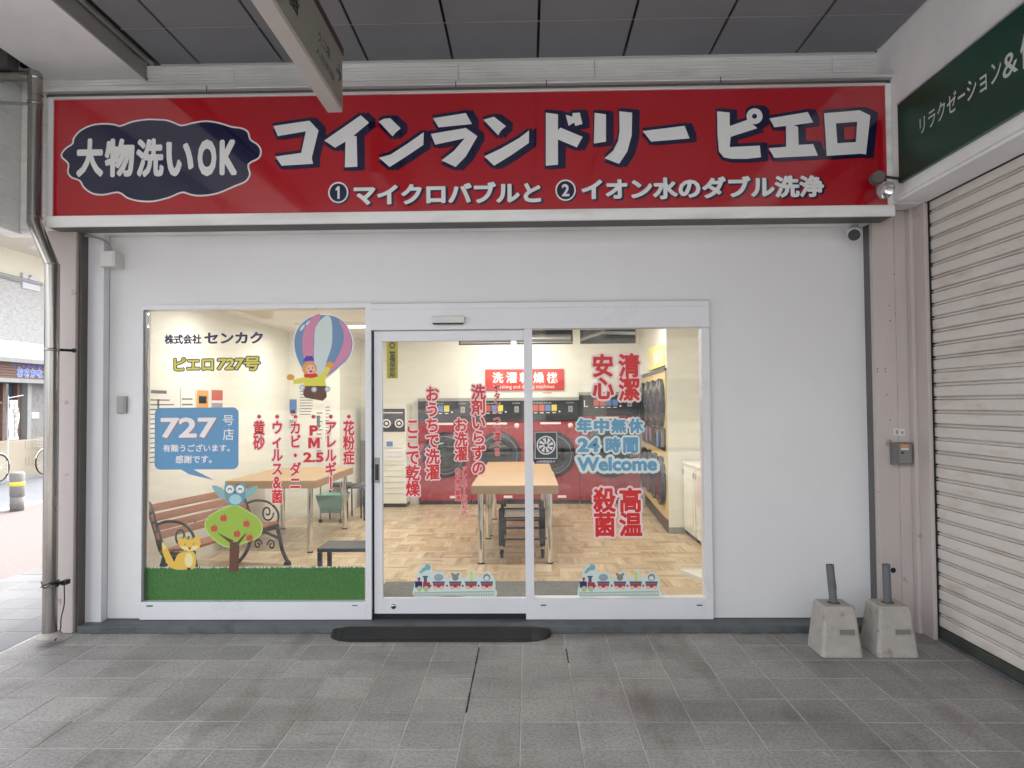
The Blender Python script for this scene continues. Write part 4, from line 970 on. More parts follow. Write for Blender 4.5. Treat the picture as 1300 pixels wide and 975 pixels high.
obj('drip_wire', MB().tube(spline([(c2[0]+.08, 5.05, c2[2]-.02), (c2[0]+.085, 5.045, c2[2]-.15), (c2[0]+.06, 5.05, c2[2]-.25), (c2[0]+.055, 5.05, .09), (c2[0]+.03, 5.03, .02)], 4, False), .004, 6), dark_plastic, dp)
mb = MB()
for i in range(9): mb.sphere((c2[0]-.06-.035*math.sin(i), 4.98+.02*math.cos(i*2), c2[2]+.012*math.sin(i*3)), .011, 6)
obj('wrapped_wire', MB().tube([(c2[0]+.055*math.cos(t*.9), YQ+.055*math.sin(t*.9), c2[2]+.02*math.sin(t*2.1)) for t in range(16)], .005, 6), iron, dp)
obj('base_grout', MB().lathe([(.085, -.01), (.075, .008), (.05, .022)], pp(63, 806), 'Z', 18), concrete, dp)

# ------------------------------------------------------------------ threshold ramp mat
rm = thing('rubber_ramp', 'black ribbed rubber ramp leaning on the grey step at the door', 'ramp', (-.6, 5.15, 0))
ra, rb = atZ(423, 803, .02)[0], atZ(697, 803, .02)[0]
yf, yb_ = 5.055, 5.246
mb = MB()
prof = [(0, .004), (.02, .012), (.16, .050), (.191, .052)]
xs_r = [(ra-.01, .62), (ra+.02, .34), (ra+.07, .14), (ra+.15, 0), (rb-.17, 0), (rb-.08, .12), (rb-.02, .36), (rb+.01, .66)]
vs = []
for x, cut in xs_r:
    for dy, zz in prof:
        y = yf+cut*.19+(dy/.191)*(.191-cut*.19)
        vs.append((x, y, zz*(1-cut*.6)))
    vs.append((x, yb_, .0005)); vs.append((x, yf+cut*.19, .0005))
n = len(prof)+2; fs = []
for i in range(len(xs_r)-1):
    for j in range(n): fs.append((i*n+j, (i+1)*n+j, (i+1)*n+(j+1) % n, i*n+(j+1) % n))
fs += [tuple(range(n)), tuple(range((len(xs_r)-1)*n, len(xs_r)*n))[::-1]]
obj('ramp_body', MB().add(vs, fs), rubber, rm, bev=.003)
mb = MB()
for i in range(6):
    y = yf+.03+i*.024; zz = .012+(y-yf-.02)*.272+.001; e = .10+.0*i
    mb.hexa([(ra+e, y, zz), (rb-e-.03, y, zz), (rb-e-.03, y+.009, zz+.002), (ra+e, y+.009, zz+.002), (ra+e, y+.002, zz+.006), (rb-e-.03, y+.002, zz+.006), (rb-e-.03, y+.008, zz+.008), (ra+e, y+.008, zz+.008)])
obj('tread_rib', mb, rubber, rm)

# ------------------------------------------------------------------ concrete bases
def concrete_base(label, px_l, px_r, tilt, yfr):
    xa, _ = atZ(px_l, 829.5, 0); xb = atZ(px_r, 829.5, 0)[0]; w = xb-xa; D = w*.98
    cx_, cy_ = (xa+xb)/2, yfr+D/2
    t = thing('concrete_base', label, 'concrete base', (cx_, cy_, 0), 0, 'concrete pole bases by the shutter corner')
    H = .325; tw = w*.34; R = .018
    mb = MB(); rows_ = [(0, w/2, D/2), (.012, w/2, D/2), (H-.02, tw*1.12, tw*1.15), (H, tw*1.0, tw*1.02)]
    vs = []
    for z_, hx, hy in rows_:
        c = .12*hx
        for sx, sy in ((-1, -1), (1, -1), (1, 1), (-1, 1)):
            if sx*sy > 0: vs += [(sx*hx, sy*(hy-c), z_), (sx*(hx-c), sy*hy, z_)]
            else: vs += [(sx*(hx-c), sy*hy, z_), (sx*hx, sy*(hy-c), z_)]
    # order: make each ring consistent
    ring = lambda k: list(range(k*8, k*8+8))
    fs = []
    for k_ in range(3):
        a_, b_ = ring(k_), ring(k_+1)
        for j in range(8): fs.append((a_[j], a_[(j+1) % 8], b_[(j+1) % 8], b_[j]))
    fs.append(tuple(ring(3))); fs.append(tuple(ring(0))[::-1])
    fix = MB().add(vs, fs)
    b_ = obj('block', fix, concrete, t, local=True, bev=.006)
    # handhold recess on the front face
    zz = .17; hy = D/2+(tw*1.15-D/2)*(zz/(H-.02))
    slope = (D/2-tw*1.15)/(H-.02)
    def fr(x, z, d): return (x, -(D/2-slope*z)-d, z)
    mb = MB()
    x0_, x1_, z0_, z1_ = -.015, .085, .15, .182
    mb.add([fr(x0_, z0_, .001), fr(x1_, z0_, .001), fr(x1_, z1_, .001), fr(x0_, z1_, .001)], [(0, 1, 2, 3)], 1)
    for (a0, a1, c0, c1) in ((x0_-.008, x1_+.008, z1_, z1_+.008), (x0_-.008, x1_+.008, z0_-.006, z0_), (x0_-.008, x0_, z0_, z1_), (x1_, x1_+.008, z0_, z1_)):
        p = [fr(a0, c0, .0005), fr(a1, c0, .0005), fr(a1, c1, .0005), fr(a0, c1, .0005), fr(a0, c0, .010), fr(a1, c0, .010), fr(a1, c1, .010), fr(a0, c1, .010)]
        mb.hexa(p, 0)
    obj('handhold', mb, [concrete, mat('recess_shade', (.2, .19, .175), .9)], t, local=True, bev=.002)  # recess floor is darker: the shade inside the handhold is painted in
    pb = MB(); n = 18; r = .026; ring0 = []
    tp = Vector((tilt, 0, H+.255)); bt = Vector((0, .0, H-.01))
    pb.tube([bt, tp], r, n, caps=False); pb.tube([tp, bt+Vector((0, 0, .1))], r-.003, n, caps=False)
    vs = [tp+Vector((r*math.cos(2*PI*j/n), r*math.sin(2*PI*j/n), 0)) for j in range(n)]+[tp+Vector(((r-.003)*math.cos(2*PI*j/n), (r-.003)*math.sin(2*PI*j/n), 0)) for j in range(n)]
    pb.add(vs, [(j, (j+1) % n, n+(j+1) % n, n+j) for j in range(n)])
    obj('pipe_socket', pb, grey_pipe, t, local=True)
    obj('rust_ring', MB().lathe([(r+.001, H+.004), (r+.012, H+.0015), (r+.016, H+.0008)], (0, 0, 0), 'Z', 18), mat('rust_stain', (.13, .075, .045), .9, noise=(40, .3)), t, local=True)
    return t
concrete_base('left concrete pole base with leaning grey pipe stub, against the white wall', 1037, 1089, -.02, 4.74)
concrete_base('right concrete pole base with upright grey pipe stub, beside the shutter', 1106, 1159, -.004, 4.74)

# ================================================================== INTERIOR
ZF = STEP+.01
ZI = 3.00
struct('shop_floor', MB().box(-3.5, 3.2, 5.60, 12.6, -.2, ZF), parquet_m)
struct('shop_threshold', MB().box(-3.5, 3.2, 5.525, 5.599, -.2, ZF-.004), alu_dark)
struct('shop_ceiling', MB().box(-1.55, 2.7, 5.53, 12.6, ZI, ZI+.1).box(-3.5, -1.551, 5.53, 12.6, 2.76, ZI+.1), ceil_in)
struct('wall_left', MB().box(-3.62, -3.5, 5.53, 12.6, 0, ZI+.2), wall_in)
bwz = atY(700, 437, 11.6)[1]
struct('wall_back_left', MB().box(-3.499, -2.74, 10.3, 12.6, ZF, 2.759), wall_in)
xv0, xv1 = atY(582, 437, 11.6)[0], atY(808, 437, 11.6)[0]
wb = struct('wall_back', MB().box(-2.739, xv0, 11.6, 11.7, ZF, ZI-.001).box(xv0, xv1, 11.6, 11.7, ZF, bwz).box(xv1, 2.2, 11.6, 11.7, ZF, ZI-.001), wall_in)
mb = MB()
for a, b in ((648.5, 655.5), (727.5, 736.5)): mb.box(atY(a, 430, 11.6)[0], atY(b, 430, 11.6)[0], 11.6, 11.7, bwz+.001, ZI-.001)
obj('mullion', mb, wall_in, wb)
struct('service_void', MB().box(xv0-.3, xv1+.3, 12.45, 12.55, 2.0, ZI).box(xv0-.3, xv1+.3, 11.71, 12.44, bwz-.3, bwz-.2), void_m)
dk = thing('ventilation_duct', 'silver ventilation duct seen through high openings in the back wall', 'duct', (0.5, 12.1, 2.8))
obj('duct', MB().tube([(xv0, 12.1, 2.80), (.75, 12.1, 2.80)], .07, 16), silver, dk)
obj('pipe', MB().tube([(xv0, 11.85, 2.71), (.78, 11.85, 2.71)], .012, 8).tube([(.9, 11.9, 2.75), (1.3, 12.2, 2.9), (1.9, 12.2, 2.88)], .03, 8), silver, dk)
struct('wall_right', MB().box(2.60, 2.7, 5.53, 8.95, 0, ZI+.2), wall_in)
ret = struct('wall_return', MB().box(1.74, 2.599, 8.87, 8.95, ZF, ZI-.001), wall_in)
obj('skirting', MB().box(1.74, 2.0, 8.862, 8.869, ZF, ZF+.075), trim_grey, ret)
struct('front_wall_inside', MB().box(-3.499, wxL, 5.525, 5.53, 0, 3.1).box(wxR, 2.7, 5.525, 5.53, 0, 3.1), wall_in)

# lamps inside (lit)
LK = 1.0
for i, (x, y, zc, L) in enumerate(((-2.5, 7.2, 2.76, 1.2), (-2.4, 9.2, 2.76, 1.2), (-.6, 7.0, ZI, 1.2), (.9, 7.0, ZI, 1.2), (-.6, 9.4, ZI, 1.2), (.9, 9.4, ZI, 1.2), (-.2, 10.9, ZI, 1.2))):
    ws = ('near left', 'rear left', 'front middle', 'front right', 'middle', 'middle right', 'rearmost')[i]
    t = thing('ceiling_lamp', f'lit {ws} linear ceiling lamp inside the laundry', 'lamp', (x, y, zc), 0, 'ceiling lamps in the laundry')
    obj('fixture', MB().box(-.62, .62, -.06, .06, -.04, -.001), cream_m, t, local=True)
    obj('tube', MB().box(-.58, .58, -.03, .03, -.065, -.041), mat('lamp_tube', (.9, .9, .85), .4, emis=(1, .95, .84, .9)), t, local=True)
    ld = bpy.data.lights.new('lamp_light', 'AREA'); ld.shape = 'RECTANGLE'; ld.size = 1.16; ld.size_y = .2; ld.energy = 5.0*LK; ld.color = (1, .985, .93)
    lo = bpy.data.objects.new('lamp_light', ld); COL.objects.link(lo); lo.parent = t; lo.location = (0, 0, -.07)

# machines
def porthole(t, x, z, R, y=-.001):
    rg = obj('door_ring', MB().lathe([(R*.60, -.05), (R*.66, -.062), (R*.86, -.060), (R*.97, -.035), (R, 0)], (x, y, z), 'Y', 36), dry_navy, t, local=True)
    obj('chrome_ring', MB().lathe([(R*.805, -.0620), (R*.815, -.065), (R*.825, -.0615)], (x, y, z), 'Y', 36), p_grey, rg, local=True)
    obj('door_glass', MB().lathe([(0, -.075), (R*.3, -.070), (R*.5, -.055), (R*.62, -.035)], (x, y, z), 'Y', 30), dry_glass, rg, local=True)
def dryer(label, w, H, colors, big=False, loc=None):
    t = thing('washer_dryer', label, 'washing machine', loc, 0, 'red washer dryers along the back wall')
    pt = H-.36
    obj('body', MB().box(-w/2+.004, w/2-.004, 0, .08, .06, pt), dry_red, t, local=True, bev=.006)
    obj('plinth', MB().box(-w/2+.01, w/2-.01, .02, .08, 0, .059), dry_black, t, local=True)
    obj('control_panel', MB().box(-w/2+.004, w/2-.004, -.015, .08, pt+.001, H-.03), dry_black, t, local=True, bev=.004)
    obj('top_trim', MB().box(-w/2, w/2, -.02, .08, H-.029, H+.02), trim_grey, t, local=True)
    bx = -w*.40+.04+(0.1 if big else 0)
    for i, c in enumerate(colors):
        x = bx+.10*i
        b_ = obj('program_button', MB().box(x, x+.085, -.021, -.0155, H-.20, H-.10), c, t, local=True)
        obj('price_window', MB().box(x+.015, x+.07, -.021, -.0155, H-.235, H-.222), st_white, t, local=True)
    mb = MB(); mpm = XZ(-.016)
    text(mb, 'WASHER DRYER', bx, bx+.30, H-.078, H-.062, mpm, [(0, 0, .0015)])
    text(mb, 'COIN', w*.26, w*.40, H-.078, H-.062, mpm, [(0, 0, .0015)])
    if big: text(mb, 'L', -w*.42, -w*.42+.07, H-.22, H-.11, mpm, [(0, 0, .0015)])
    obj('panel_lettering', mb, st_white, t, local=True)
    s_ = obj('coin_slot', MB().box(w*.30, w*.38, -.022, -.0155, H-.22, H-.12), trim_grey, t, local=True)
    obj('slot', MB().box(w*.335, w*.345, -.024, -.0225, H-.19, H-.145), dark_plastic, s_, local=True)
    obj('start_button', MB().lathe([(0, -.01), (.013, -.01), (.016, 0)], (bx+.43, -.016, H-.21), 'Y', 12), st_white, t, local=True)
    R = .37 if not big else .42; zc = .80 if not big else .84
    porthole(t, 0, zc, R)
    obj('instruction_strip', MB().box(-w*.22, w*.16, -.003, -.0005, pt-.055, pt-.02), st_white, t, local=True)
    bd = MB().lathe([(0, -.006), (.04, -.006), (.042, 0)], (w*.34, -.0005, pt-.075), 'Y', 18)
    obj('round_badge', bd, [st_pink], t, local=True)
    obj('handle_bar', MB().box(R*.9-.02, R*.9+.02, -.075, -.045, zc-.08, zc+.08), dark_plastic, t, local=True, bev=.006)
    obj('maker_plate', MB().box(w*.02+.06, w*.02+.2, -.003, -.0005, .10, .14), st_white, t, local=True)
    return t
YM = 11.50
def mx(p): return atY(p, 560, YM)[0]
mh = atY(700, 506, YM)[1]-ZF
e = [mx(530.5), mx(599), mx(667), mx(735.5), mx(812)]
cols4 = [p_red, p_red, p_blue, mat('print_yellow', (.7, .6, .1), .5)]
w1 = (e[3]-e[0])/3
d1 = dryer('red washer dryer nearest the left, behind the vertical red lettering', w1, mh, cols4, loc=((e[0]+e[1])/2, YM, ZF))
copy_tree(d1, None, ((e[1]+e[2])/2, YM, ZF), label='middle red washer dryer, directly behind the wooden table')
copy_tree(d1, None, ((e[2]+e[3])/2, YM, ZF), label='third red washer dryer, behind the round fan sticker')
dryer('taller red washer dryer marked L at the right end of the row', e[4]-e[3], mh+.08, [p_red, p_red, p_blue, p_blue], True, ((e[3]+e[4])/2, YM, ZF))
# red sign over machines
ms = thing('machine_sign', 'red wall sign with white characters above the washer dryers', 'sign', (0, 11.58, 1.9))
a, b, c, d = rect(616, 468.5, 716, 495.5, 11.57)
obj('sign_panel', MB().box(a, b, 11.575, 11.598, c, d), mat('machine_sign_red', (.55, .035, .03), .45), ms, bev=.002)
mb = MB(); mpw = XZ(11.574)
for i, ch in enumerate('洗濯乾燥機'):
    q = rect(625+17.3*i, 472.5, 639+17.3*i, 486.5, 11.57); text(mb, ch, *q, mpw, [(.035, 0, .001)])
q = rect(627, 488.5, 704, 494.5, 11.57); text(mb, 'Washing and drying machines', *q, mpw, [(0, 0, .001)])
obj('lettering', mb, st_white, ms)
nt_ = thing('small_notice', 'tiny white notice with red writing under the machine sign', 'notice', (0.6, 11.59, 1.85))
a, b, c, d = rect(687, 497, 702, 503, 11.59); obj('paper', MB().box(a, b, 11.594, 11.599, c, d), paper, nt_); obj('red_print', MB().box(a+.02, b-.02, 11.592, 11.5935, d-.03, d-.015), p_red, nt_)

# cream machine at the left
cm = thing('cream_machine', 'cream vending machine with black printed upper panel behind the door', 'vending machine', (-2.2, 11.1, ZF))
a, b, c, d = rect(484, 512, 516, 636, 11.2)
obj('body', MB().box(a-.25, b, 11.2, 11.59, ZF+.06, d), cream_m, cm, bev=.008)
obj('plinth', MB().box(a-.24, b-.01, 11.22, 11.59, ZF, ZF+.059), dry_black, cm)
a, b, c, d = rect(486, 519, 514, 548, 11.2)
obj('display_panel', MB().box(a-.2, b, 11.19, 11.199, c, d), dry_black, cm)
mb = MB(); zc = (c+d)/2-.05; 
for xx in (a+.06, a+.26): mb.flat([ellipse(xx, zc, .07, .07, 16), ellipse(xx, zc, .05, .05, 16)], XZ(11.189), 0, .001); mb.flat([ellipse(xx, zc, .025, .025, 10)], XZ(11.189), 0, .001)
mb.flat([[(a-.1, d-.07), (b-.03, d-.07), (b-.03, d-.055), (a-.1, d-.055)]], XZ(11.189), 0, .001)
obj('display_print', mb, st_white, cm)
mb = MB()
for k_ in range(9): mb.box(a-.2, b-.02, 11.194, 11.199, .28+k_*.09, .285+k_*.09)
obj('louvre_line', mb, trim_grey, cm)
a, b, c, d = rect(486, 570, 514, 585, 11.2)
obj('instruction_card', MB().box(a, b, 11.192, 11.1985, c, d, 0).box(a+.05, b-.05, 11.190, 11.1915, c+.06, c+.065, 1).box(a+.05, b-.05, 11.190, 11.1915, d-.05, d-.045, 1), [paper, p_blue], cm)
obj('caution_card', MB().box(a+.04, b-.02, 11.192, 11.1985, d+.02, d+.14, 0).box(a+.06, a+.16, 11.190, 11.1915, d+.04, d+.12, 1), [paper, p_blue], cm)

# stacked dryers on the right, slightly turned
def stacked(label, yc):
    ang = math.atan2(1.86-1.72, 11.45-8.87)
    xc = 1.72+(yc-8.87)*(1.86-1.72)/(11.45-8.87)
    t = thing('stacked_dryer', label, 'dryer', (xc, yc, ZF), -ang, 'stacked black dryers on the right wall')
    L = .64
    obj('panel', MB().box(0, .10, -L, L, .17, 2.02), yel_wood, t, local=True)
    obj('kick_plate', MB().box(.012, .10, -L, L, 0, .169), dry_black, t, local=True)
    obj('top_edge', MB().box(-.012, .10, -L, L, 2.021, 2.055), dry_black, t, local=True)
    obj('control_band', MB().box(-.02, -.0005, -L+.01, L-.01, 1.02, 1.30), dry_black, t, local=True)
    for zc_ in (1.62, .62):
        for yy in (-.32, .32):
            dr_ = obj('drum_door', MB().lathe([(.31, 0), (.30, -.05), (.25, -.07), (.2, -.06), (0, -.05)], (-.0005, yy, zc_), 'X', 28), dry_glass, t, local=True)
            obj('door_rim', MB().lathe([(.312, -.02), (.318, -.035), (.305, -.055)], (0, yy, zc_), 'X', 28), dry_navy, dr_, local=True)
    obj('coin_unit', MB().box(-.035, -.0205, .05, .17, 1.06, 1.26).box(-.035, -.0205, -.45, -.33, 1.06, 1.26), chrome, t, local=True)
    obj('tag', MB().box(-.045, -.036, -.2, -.1, 1.05, 1.22), p_blue, t, local=True)
    return t
stacked('black drum dryer pair on pale yellow panel, nearer the window', 9.52)
stacked('black drum dryer pair on pale yellow panel, deeper in the corner', 10.81)
yp = thing('yellow_poster', 'pale yellow banner with white stripes above the stacked dryers', 'poster', (1.8, 9.6, 2.2))
mb = MB(); mpy = YZm(1.738); mb.add([(1.74, 8.99, 2.16), (1.80, 10.6, 2.16), (1.80, 10.6, 2.50), (1.74, 8.99, 2.42), (1.76, 8.99, 2.16), (1.82, 10.6, 2.16), (1.82, 10.6, 2.50), (1.76, 8.99, 2.42)], [(0, 1, 2, 3), (7, 6, 5, 4), (0, 3, 7, 4), (1, 5, 6, 2), (3, 2, 6, 7), (0, 4, 5, 1)])
obj('sheet', mb, yel_paper, yp)
mb = MB()
for i in range(6): y = 9.12+i*.23; x = 1.739+(y-8.99)*.0373; mb.add([(x-.003, y, 2.22), (x-.003+.004, y+.11, 2.22), (x-.003+.004, y+.11, 2.38), (x-.003, y, 2.38)], [(0, 1, 2, 3)])
obj('stripes', mb, paper, yp)
struct('wall_right_rear', MB().box(1.98, 2.08, 8.951, 11.599, ZF, ZI-.001).box(1.84, 1.979, 8.951, 11.599, 2.14, ZI-.001), wall_in)

# white top loading machines on the right
def toploader(label, y0, y1, pinkish):
    t = thing('top_loading_washer', label, 'washing machine', (1.92, (y0+y1)/2, ZF), 0, 'white top loading washers along the right wall')
    L = (y1-y0)/2
    obj('cabinet', MB().box(0, .62, -L, L, .06, .86), cream_m, t, local=True, bev=.012)
    obj('side_panel', MB().box(-.006, -.0005, -L+.06, L-.06, .45 if pinkish else .12, .80), pale_pink if pinkish else cream_m, t, local=True)
    obj('lid', MB().box(-.01, .63, -L-.003, L+.003, .861, .90), cream_m, t, local=True, bev=.012)
    obj('plinth', MB().box(.03, .6, -L+.01, L-.01, 0, .059), dry_black, t, local=True)
    obj('latch', MB().box(-.012, -.0005, -L+.01, -L+.04, .74, .80).box(-.012, -.0005, L-.04, L-.01, .74, .80), trim_grey, t, local=True)
    return t
toploader('cream top loading washer standing in the far right corner', 8.26, 8.85, False)
toploader('white top loading washer with pale pink front panel', 7.55, 8.20, True)
wbx = thing('white_step', 'low white step on the floor at the right window corner', 'step', (1.9, 6.4, ZF))
xa, ya = atZ(866, 730, ZF); xb, yb2 = atZ(897, 757, ZF)
obj('board', MB().hexa([(xa+.38, 5.75, ZF), (2.4, 5.75, ZF), (2.4, ya+.1, ZF), (xa+.0, ya+.1, ZF), (xa+.38, 5.75, ZF+.03), (2.4, 5.75, ZF+.03), (2.4, ya+.1, ZF+.03), (xa+.0, ya+.1, ZF+.03)]), wht_plastic, wbx)
# entrance mat inside
em = MB().box(-1.30, .50, 5.61, 6.48, ZF+.0005, ZF+.010)
tag(obj('entrance_mat', em, mat_grey), 'dark grey entrance mat on the parquet inside the door', 'mat')

# tables
TZ = atY(650, 616.5, 7.15)[1]
def table(label, x0, x1, y0, y1, group='beech tables with steel tube legs'):
    t = thing('wooden_table', label, 'table', ((x0+x1)/2, (y0+y1)/2, ZF), 0, group)
    X, Yh = (x1-x0)/2, (y1-y0)/2; H = TZ-ZF
    obj('tabletop', MB().box(-X, X, -Yh, Yh, H-.012, H, 0).box(-X, X, -Yh, Yh, H-.085, H-.0125, 1), [beech, beech_edge], t, local=True)
    for sx in (-1, 1):
        for sy in (-1, 1):
            lg = obj('leg', MB().tube([(sx*(X-.09), sy*(Yh-.09), .012), (sx*(X-.09), sy*(Yh-.09), H-.086)], .030, 18), chrome, t, local=True)
            obj('leg_foot', MB().lathe([(0, 0), (.034, 0), (.034, .012)], (sx*(X-.09), sy*(Yh-.09), 0), 'Z', 16), dark_plastic, lg, local=True)
    return t
tx0, tx1 = atY(598, 622, 7.15)[0], atY(709, 622, 7.15)[0]
table('beech table in front of the red machines, cart beneath it', tx0, tx1, 7.15, 8.66)
table('second beech table pushed end to end behind the first', tx0+.01, tx1-.01, 8.664, 10.1)
lt1 = atY(401, 616, 7.72)[0]
table('beech table at the left behind the bench and the red lettering', lt1-1.0, lt1, 7.72, 9.38)

# laundry cart under the middle table
ct = thing('laundry_cart', 'black wheeled laundry cart with wire baskets under the beech table', 'cart', (-.03, 8.0, ZF))
cx0, cx1 = atY(637, 680, 7.5)[0]-.0, atY(688, 680, 7.8)[0]
def cpost(x, y): return MB().box(x-.033, x+.033, y-.03, y+.03, ZF+.10, ZF+.52)
fr_ = MB()
for x in (cx0, cx1):
    for y in (7.50, 8.10): fr_.box(x-.03, x+.03, y-.03, y+.03, ZF+.13, ZF+.52)
obj('frame', fr_, iron, ct, bev=.008)
mb = MB()
for zz in (.20, .32, .40, .52):
    for y in (7.47, 8.13): mb.box(cx0, cx1, y-.012, y+.012, ZF+zz-.008, ZF+zz+.008)
for zz in (.40, .52):
    for x in (cx0, cx1): mb.box(x-.012, x+.012, 7.48, 8.12, ZF+zz-.008, ZF+zz+.008)
obj('rail', mb, iron, ct)
mb = MB()
for i in range(16):
    x = cx0+.04+(cx1-cx0-.08)*i/15; mb.tube([(x, 7.47, ZF+.53), (x, 7.47, ZF+.44)], .0035, 5)
for zz in (.44, .535): mb.tube([(cx0+.03, 7.465, ZF+zz), (cx1-.03, 7.465, ZF+zz)], .006, 6)
for i in range(9):
    y = 7.5+.6*i/8; mb.tube([(cx0+.03, y, ZF+.44), (cx1-.03, y, ZF+.44)], .0035, 5)
obj('wire_basket', mb, silver, ct)
for x in (cx0, cx1):
    for y in (7.50, 8.10):
        wl = obj('caster', MB().lathe([(0, -.016), (.040, -.016), (.045, -.01), (.045, .01), (.040, .016), (0, .016)], (x, y, ZF+.045), 'X', 18), rubber, ct)
        obj('caster_fork', MB().box(x-.024, x-.018, y-.02, y+.02, ZF+.04, ZF+.129).box(x+.018, x+.024, y-.02, y+.02, ZF+.04, ZF+.129), steel, wl)

# stools
def stool(label, x, y):
    t = thing('round_stool', label, 'stool', (x, y, ZF), 0, 'black round stools behind the left table')
    obj('seat', MB().lathe([(0, .50), (.15, .50), (.165, .49), (.165, .465), (.15, .455), (0, .455)], (0, 0, 0), 'Z', 24), dark_plastic, t, local=True)
    for i in range(4):
        a = PI/4+i*PI/2; obj('leg', MB().tube([(.13*math.cos(a), .13*math.sin(a), .455), (.175*math.cos(a), .175*math.sin(a), .42), (.18*math.cos(a), .18*math.sin(a), 0)], .012, 8), dark_plastic, t, local=True)
    return t
s1 = stool('black round stool behind the left table, the one nearer its legs', *atZ(433, 657, ZF))
copy_tree(s1, None, (*atZ(449, 660, ZF), ZF), rz=.4, label='black round stool rightmost behind the left table')
# low black side bench
bx0, by0 = atZ(402, 696, ZF+.43); bx1 = atZ(463, 696, ZF+.43)[0]
ls = thing('low_bench', 'low black rectangular stool close behind the left window', 'stool', ((bx0+bx1)/2+.02, by0+.17, ZF))
X = (bx1-bx0)/2+.02
obj('seat', MB().box(-X, X, -.17, .17, .395, .43), iron, ls, local=True, bev=.01)
for sx in (-1, 1):
    for sy in (-1, 1): obj('leg', MB().box(sx*(X-.02)-.017, sx*(X-.02)+.017, sy*.145-.017, sy*.145+.017, 0, .394), iron, ls, local=True)

# teal laundry basket trolley
tb = thing('teal_basket', 'teal plastic laundry basket on a wheeled stand by the stools', 'basket', (-2.75, 9.9, ZF))
obj('basket', MB().hexa([(-2.86, 9.75, .22), (-2.58, 9.75, .22), (-2.58, 10.0, .22), (-2.86, 10.0, .22), (-2.92, 9.70, .45), (-2.52, 9.70, .45), (-2.52, 10.05, .45), (-2.92, 10.05, .45)]), teal_p, tb)
obj('stand', MB().tube([(-2.86, 9.75, .09), (-2.86, 9.75, .6)], .01, 6).tube([(-2.58, 9.75, .09), (-2.58, 9.75, .6)], .01, 6).tube([(-2.86, 9.75, .21), (-2.58, 9.75, .21)], .008, 6), steel, tb)
for x in (-2.86, -2.58): obj('caster', MB().sphere((x, 9.75, ZF+.03), .03, 10), dark_plastic, tb)
# grey door at far left recess
gd = thing('back_door', 'grey back door with lever handle at the left rear', 'door', (-2.6, 11.55, ZF))
a, b, c, d = rect(440, 588, 468, 655, 11.4)
obj('door_leaf', MB().box(-2.73, -2.30, 11.56, 11.598, ZF, 1.10), mat('door_grey', (.35, .36, .34), .5), gd)
obj('handle', MB().tube([(-2.62, 11.555, .85), (-2.62, 11.50, .85), (-2.54, 11.50, .85)], .012, 8), steel, gd)

# ornate bench
b0 = Vector((*atZ(246, 697, ZF+.42), 0)); b1 = Vector((*atZ(353, 664, ZF+.42), 0))
ang = math.atan2(b1.y-b0.y, b1.x-b0.x); LB = (b1-b0).length
bn = thing('ornate_bench', 'slatted reddish wood bench with black cast iron scroll ends', 'bench', (b0.x, b0.y, ZF), ang)
# local: +x along the seat front, +y towards the backrest
def slat(nm, y, z, w, th, tilt):
    c, s = math.cos(tilt), math.sin(tilt); mb = MB(); p = []
    for x in (0.0,):
        pass
    q_ = [(-w/2, -th/2), (w/2, -th/2), (w/2, th/2), (-w/2, th/2)]; vs = []
    for x in (-.03, LB+.03):
        for u, v in q_: vs.append((x, y+u*c-v*s, z+u*s+v*c))
    mb.add(vs, [(0, 1, 2, 3), (7, 6, 5, 4), (0, 4, 5, 1), (1, 5, 6, 2), (2, 6, 7, 3), (3, 7, 4, 0)])
    return obj(nm, mb, slat_wood, bn, local=True, bev=.005)
for i in range(5): slat('seat_slat', .025+i*.064, .425-.008*i, .056, .025, -.06)
for i, (z_) in enumerate((.52, .60, .69, .78)): slat('back_slat', .335+i*.027, z_-.03*(i/3), .066, .022, PI/2-.3)
def spiral(cx, cz, r0, r1, a0, turns, x, n=20): return [(x, cx+(r0+(r1-r0)*t/n)*math.cos(a0+turns*2*PI*t/n), cz+(r0+(r1-r0)*t/n)*math.sin(a0+turns*2*PI*t/n)) for t in range(n+1)]
for x in (.0, LB):
    mb = MB()
    mb.tube(spline([(x, .0, .40), (x, .2, .37), (x, .38, .39), (x, .46, .55), (x, .52, .68), (x, .57, .79), (x, .61, .81), (x, .64, .78)], 4, False), .031, 10)
    mb.tube(spline([(x, .02, .40), (x, -.02, .30), (x, -.06, .16), (x, -.13, .05), (x, -.17, .02), (x, -.10, .012)], 4, False), .022, 8)
    mb.tube(spline([(x, .36, .39), (x, .40, .28), (x, .46, .14), (x, .55, .04), (x, .60, .015)], 4, False), .022, 8)
    mb.tube(spline([(x, -.03, .27), (x, .08, .30), (x, .20, .33), (x, .32, .30), (x, .41, .26)], 3, False), .016, 8)
    mb.v = [(a_, b_*.76, c_*.97) for a_, b_, c_ in mb.v]; obj('end_frame', mb, iron, bn, local=True)
    mb = MB()
    mb.tube(spline([(x, .50, .62), (x, .36, .66), (x, .20, .66), (x, .08, .62), (x, .0, .54), (x, .0, .46), (x, .04, .42)], 4, False), .013, 8)
    mb.tube(spiral(.16, .54, .095, .015, PI, 1.4, x), .010, 6)
    mb.tube(spiral(.10, .20, .06, .01, 0, 1.3, x), .010, 6)
    mb.tube(spiral(.30, .20, .06, .01, PI, -1.3, x), .010, 6)
    mb.v = [(a_, b_*.76, c_*.97) for a_, b_, c_ in mb.v]; obj('scroll_arm', mb, iron, bn, local=True)
mb = MB()
for c_ in (.35, .65):
    mb.tube([(LB*c_+.10*math.cos(t*.45)*(1-t*.035), .365, .56+.06*math.sin(t*.45)*(1-t*.03)) for t in range(22)], .008, 6)
obj('back_ornament', mb, iron, bn, local=True)

